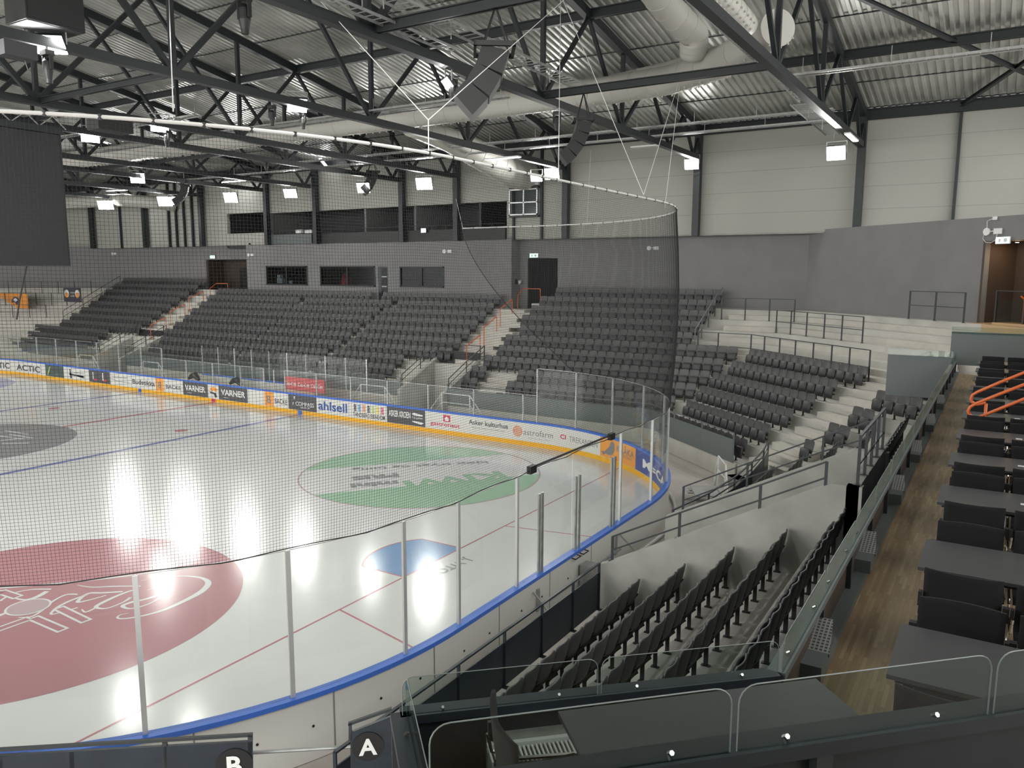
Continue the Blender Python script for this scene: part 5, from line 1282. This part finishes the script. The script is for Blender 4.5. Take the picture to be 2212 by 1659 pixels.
L3 = L2_+Vector((.72, -.69, 0))*2.2
balustrade(L2_, L3, 5.09, ZF-.2, 'short dark balustrade side at the left of the angled platform')
N0, N1 = Vector((39.47, -11.12, 0)), Vector((36.73, -13.86, 0))
balustrade(N0, N1, 6.02, 4.72, 'nearest dark balustrade with rounded glass in the bottom right corner', postsp=1.5, gsp=.97)
struct(MB().prism([(39.65, -11.1), (36.5, -14.25), (38, -18), (44, -13)], 5.3, 5.6).build('floor_upper_tier', 'parquet'))
struct(MB().prism([(36.6, -13.9), (39.7, -10.8), (39.75, -10.9), (36.65, -14.0)], ZF, 5.6).build('wall_tier', 'panel_navy'))
planwall('wall_light_blocker_back', (33, -26), (47, -14), 5.3, 11.5, -.2, 'brown'); struct(MB().box(44, 44.2, -10, 20, 4.4, 9.3).build('wall_light_blocker_side', 'brown'))  # unseen walls added to keep the world light off the near platform
# tables
tb = empty('dining_table', (0, 0, ZF), label='x', cat='table')
TW = 1.42
MB().box(0, TW, -.36, .36, .715, .74).build('tabletop', 'table', tb)
MB().box(.04, TW-.04, -.33, .33, .69, .715).build('apron', 'black', tb)
for x in (.08, TW-.14):
    for y in (-.3, .25): MB().box(x, x+.05, y, y+.05, 0, .69).build('leg', 'black', tb)
# chair
def chairgeo(e, s=1.):
    n = 10; mb = MB(); W = .235
    rows = [(.50, -.235, .96), (.56, -.25, 1), (.68, -.265, 1.), (.80, -.275, 1.), (.835, -.278, 1.)]
    for sg in (0, 1):
        for z, y, wf in rows:
            for i in range(n+1): t = -1+2*i/n; mb.v.append((t*W*wf, y-.045*(1-t*t)+.045+(.02 if sg else 0)-.02, z))
    R_, C_ = len(rows), n+1; q = R_*C_
    for r in range(R_-1):
        for i in range(n): a0 = r*C_+i; mb.f += [(a0, a0+1, a0+C_+1, a0+C_), (q+a0, q+a0+C_, q+a0+C_+1, q+a0+1)]
        a0 = r*C_; mb.f.append((a0, a0+C_, q+a0+C_, q+a0)); a0 = r*C_+n; mb.f.append((a0+C_, a0, q+a0, q+a0+C_))
    for i in range(n): a0 = (R_-1)*C_+i; mb.f += [(a0, a0+1, q+a0+1, q+a0), (i+1, i, q+i, q+i+1)]
    mb.build('backrest', 'black_cloth', e, smooth=True)
    m2 = MB(); prof = [(-.24, .47), (-.20, .445), (0, .43), (.17, .445), (.22, .425)]
    for x in (-.225, .225):
        for y, z in prof: m2.v.append((x, y, z))
    for x in (-.225, .225):
        for y, z in prof: m2.v.append((x, y, z-.035))
    k = len(prof)
    for i in range(k-1): m2.f += [(i, i+1, k+i+1, k+i), (2*k+i, 3*k+i, 3*k+i+1, 2*k+i+1), (i, 2*k+i, 2*k+i+1, i+1), (k+i, k+i+1, 3*k+i+1, 3*k+i)]
    m2.f += [(0, k, 3*k, 2*k), (k-1, 3*k-1, 4*k-1, 2*k-1)]
    m2.build('seat', 'black_cloth', e)
    for sx in (-1, 1):
        x = sx*.25
        MB().tube([(x*.98, -.27, .60), (x, -.25, .50), (x, -.12, .44), (x, .2, .42), (x, .24, .40), (x, .24, .03), (x, .20, .012), (x, -.22, .012), (x, -.25, .012)], .011, 6).build('chrome_frame', 'chrome', e)
        MB().box(x-.012, x+.03 if sx > 0 else x+.012, -.27, -.22, .56, .66).build('arm_bracket', 'black', e)
ch = empty('dining_chair', (0, 0, ZF), label='x', cat='chair'); chairgeo(ch)
ty = [-10.75, -8.93, -7.0, -5.28, -3.58, -1.9, -.25, 1.4, 3.0, 4.7, 6.4]
TN_ = ['nearest', 'second nearest', 'third nearest', 'fourth nearest', 'fifth nearest', 'sixth nearest', 'seventh nearest', 'eighth nearest', 'ninth nearest', 'tenth nearest', 'farthest']
ft_, fc_ = True, True
for i, y in enumerate(ty):
    lab = '%s dark grey dining table on the wooden platform' % TN_[i]
    if ft_: tb.location = (37.68, y, ZF); tb['label'] = lab; tb['group'] = 'restaurant tables'; ft_ = False
    else: dup(tb, (37.68, y, ZF), label=lab, group='restaurant tables')
    q = tag(MB().box(-.035, .035, -.03, .03, 0, .002).build('table_card', 'white'), 'small white card on the %s table' % TN_[i], 'card', 'table cards'); q.location = (38.38, y-.02, ZF+.741)
    for sd in (-1, 1):
        for j, xx in enumerate((37.98, 38.52, 39.02)):
            if sd == 1 and j == 2: continue
            yy = y+sd*(.36+.02) if sd > 0 else y-.36-.02
            lab = 'black dining chair %s the %s table, %s' % ('on the near side of' if sd < 0 else 'on the far side of', TN_[i], ['beside the aisle', 'second from the aisle', 'third from the aisle'][j])
            rz = 0 if sd < 0 else pi
            loc = (xx, yy+random.uniform(-.02, .02), ZF)
            if fc_: ch.location = loc; ch.rotation_euler = (0, 0, rz); ch['label'] = lab; ch['group'] = 'restaurant chairs'; fc_ = False
            else: dup(ch, loc, rz+random.uniform(-.03, .03), lab, 'restaurant chairs')
# angled corner table and chairs
dup(tb, (36.62, -12.62, ZF), R(45), 'dark table inside the angled corner behind the rounded glass', 'restaurant tables')
dup(ch, (37.95, -11.65, ZF), R(100), 'black chair at the right end of the angled corner table', 'restaurant chairs'); dup(ch, (36.42, -12.50, ZF), R(-45), 'dark chair at the left end of the angled corner table', 'restaurant chairs')
# grey floor heaters
for i, (y, lab) in enumerate(((-9.85, 'nearest'), (-7.5, 'second'), (-4.9, 'third'), (-2.4, 'fourth'), (0.3, 'fifth'), (3.0, 'farthest'))):
    e = empty('convector_heater', (37.1, y, ZF+.07), label='%s grey perforated convector heater along the platform edge' % lab, cat='heater', group='platform heaters')
    MB().box(-.06, .1, -.28, .28, 0, .12).build('casing', 'panel_grey', e)
    MB().ext([(-.07, -.05, .10), (.11, -.05, .10), (.07, .3, .22), (-.10, .3, .22)], (0, 0, .015)).build('perforated_top', 'grille', e)
    MB().ext([(-.12, -.05, .10), (-.07, -.05, .10), (-.10, .3, .28), (-.15, .3, .28)], (0, 0, .015)).build('side_flap', 'galv', e)
e = empty('slatted_radiator', (36.1, -11.95, ZF), R(43.5), 'white slatted convector radiator on the floor of the angled corner', 'radiator')
MB().box(-.36, .36, .03, .06, 0, .32).build('back_plate', 'galv', e)
mb = MB()
for i in range(30): x = -.35+i*.7/29; mb.box(x-.005, x+.005, -.12, .03, .02, .26)
o_ = mb.build('slats', 'white_metal', e); MB().box(-.36, .36, -.0, .03, .24, .28).box(-.36, .36, -.13, -.11, 0, .05).build('top_strip', 'white_metal', e)
# orange stair rails at the right
PO = (0, -2.35, 0)
def op(l): return [atp(u, v, PO, (0, 1, 0)) for u, v in l]
e = empty('orange_stair_rail', op([(2126, 930)])[0], label='glossy orange tube handrail with rounded loops at the right edge', cat='handrail')
o0 = e.location.copy()
def ob(l, dy=0): return [p_-o0+Vector((0, dy, 0)) for p_ in op(l)]
MB().tube(ob([(2260, 786), (2212, 805), (2160, 826), (2111, 847), (2101, 853), (2097, 862), (2100, 869), (2110, 874), (2130, 870)]), .022, 10).build('upper_rail', 'orange', e, smooth=True)
MB().tube(ob([(2260, 811), (2212, 831), (2160, 851), (2108, 872), (2096, 879), (2091, 888), (2095, 897), (2104, 902), (2116, 901), (2160, 883), (2212, 862), (2260, 842)]), .024, 10).build('lower_rail', 'orange', e, smooth=True)
MB().tube(ob([(2130, 872), (2126, 950)]), .022, 10).build('post', 'orange', e, smooth=True)
# end panels of the platform
struct(MB().box(35.3, 37.0, 10.1, 10.2, 3.9, 5.12).build('trim_5', 'panel_grey'))
e = empty('end_balustrade', (37.0, 10.3, ZF), label='greenish glass fronted panel wall at the far end of the restaurant platform', cat='balustrade')
MB().box(-.1, 6, 0, .06, .25, 1.2).build('panel', 'panel_grey', e); MB().box(-.1, 6, -.02, -.01, 1.15, 1.35).build('glass_pane', 'glass_bal', e)
e = empty('glass_balustrade', (36.2, 10.0, 5.12), label='low glass on top of the grey panel where the corner steps meet the platform', cat='glass screen'); MB().box(-.9, .8, 0, .01, 0, .18).build('glass_pane', 'glass_bal', e)
# glass balustrade in the brown doorway
e = empty('doorway_balustrade', (dj.x+.5, dj.y-.9, 5.7), rzw, 'glass balustrade with orange rail standing in front of the brown doorway', 'balustrade')
MB().box(0, 2.5, 0, .02, .0, .85).build('glass_pane', 'glass_bal', e); MB().box(0, .05, -.03, .03, -.1, 1.2).box(1.15, 1.2, -.03, .03, -.1, 1.2).build('post', 'rail_dark', e); MB().box(0, 2.5, -.03, .03, 1.17, 1.2).build('top_rail', 'rail_dark', e)
MB().box(0, 2.5, -.1, .1, -.15, 0.02).build('kerb', 'wood_light', e); MB().tube([(.9, .3, 0), (.9, .3, .9), (.75, .3, 1.0)], .03, 8).build('handrail', 'orange', e)
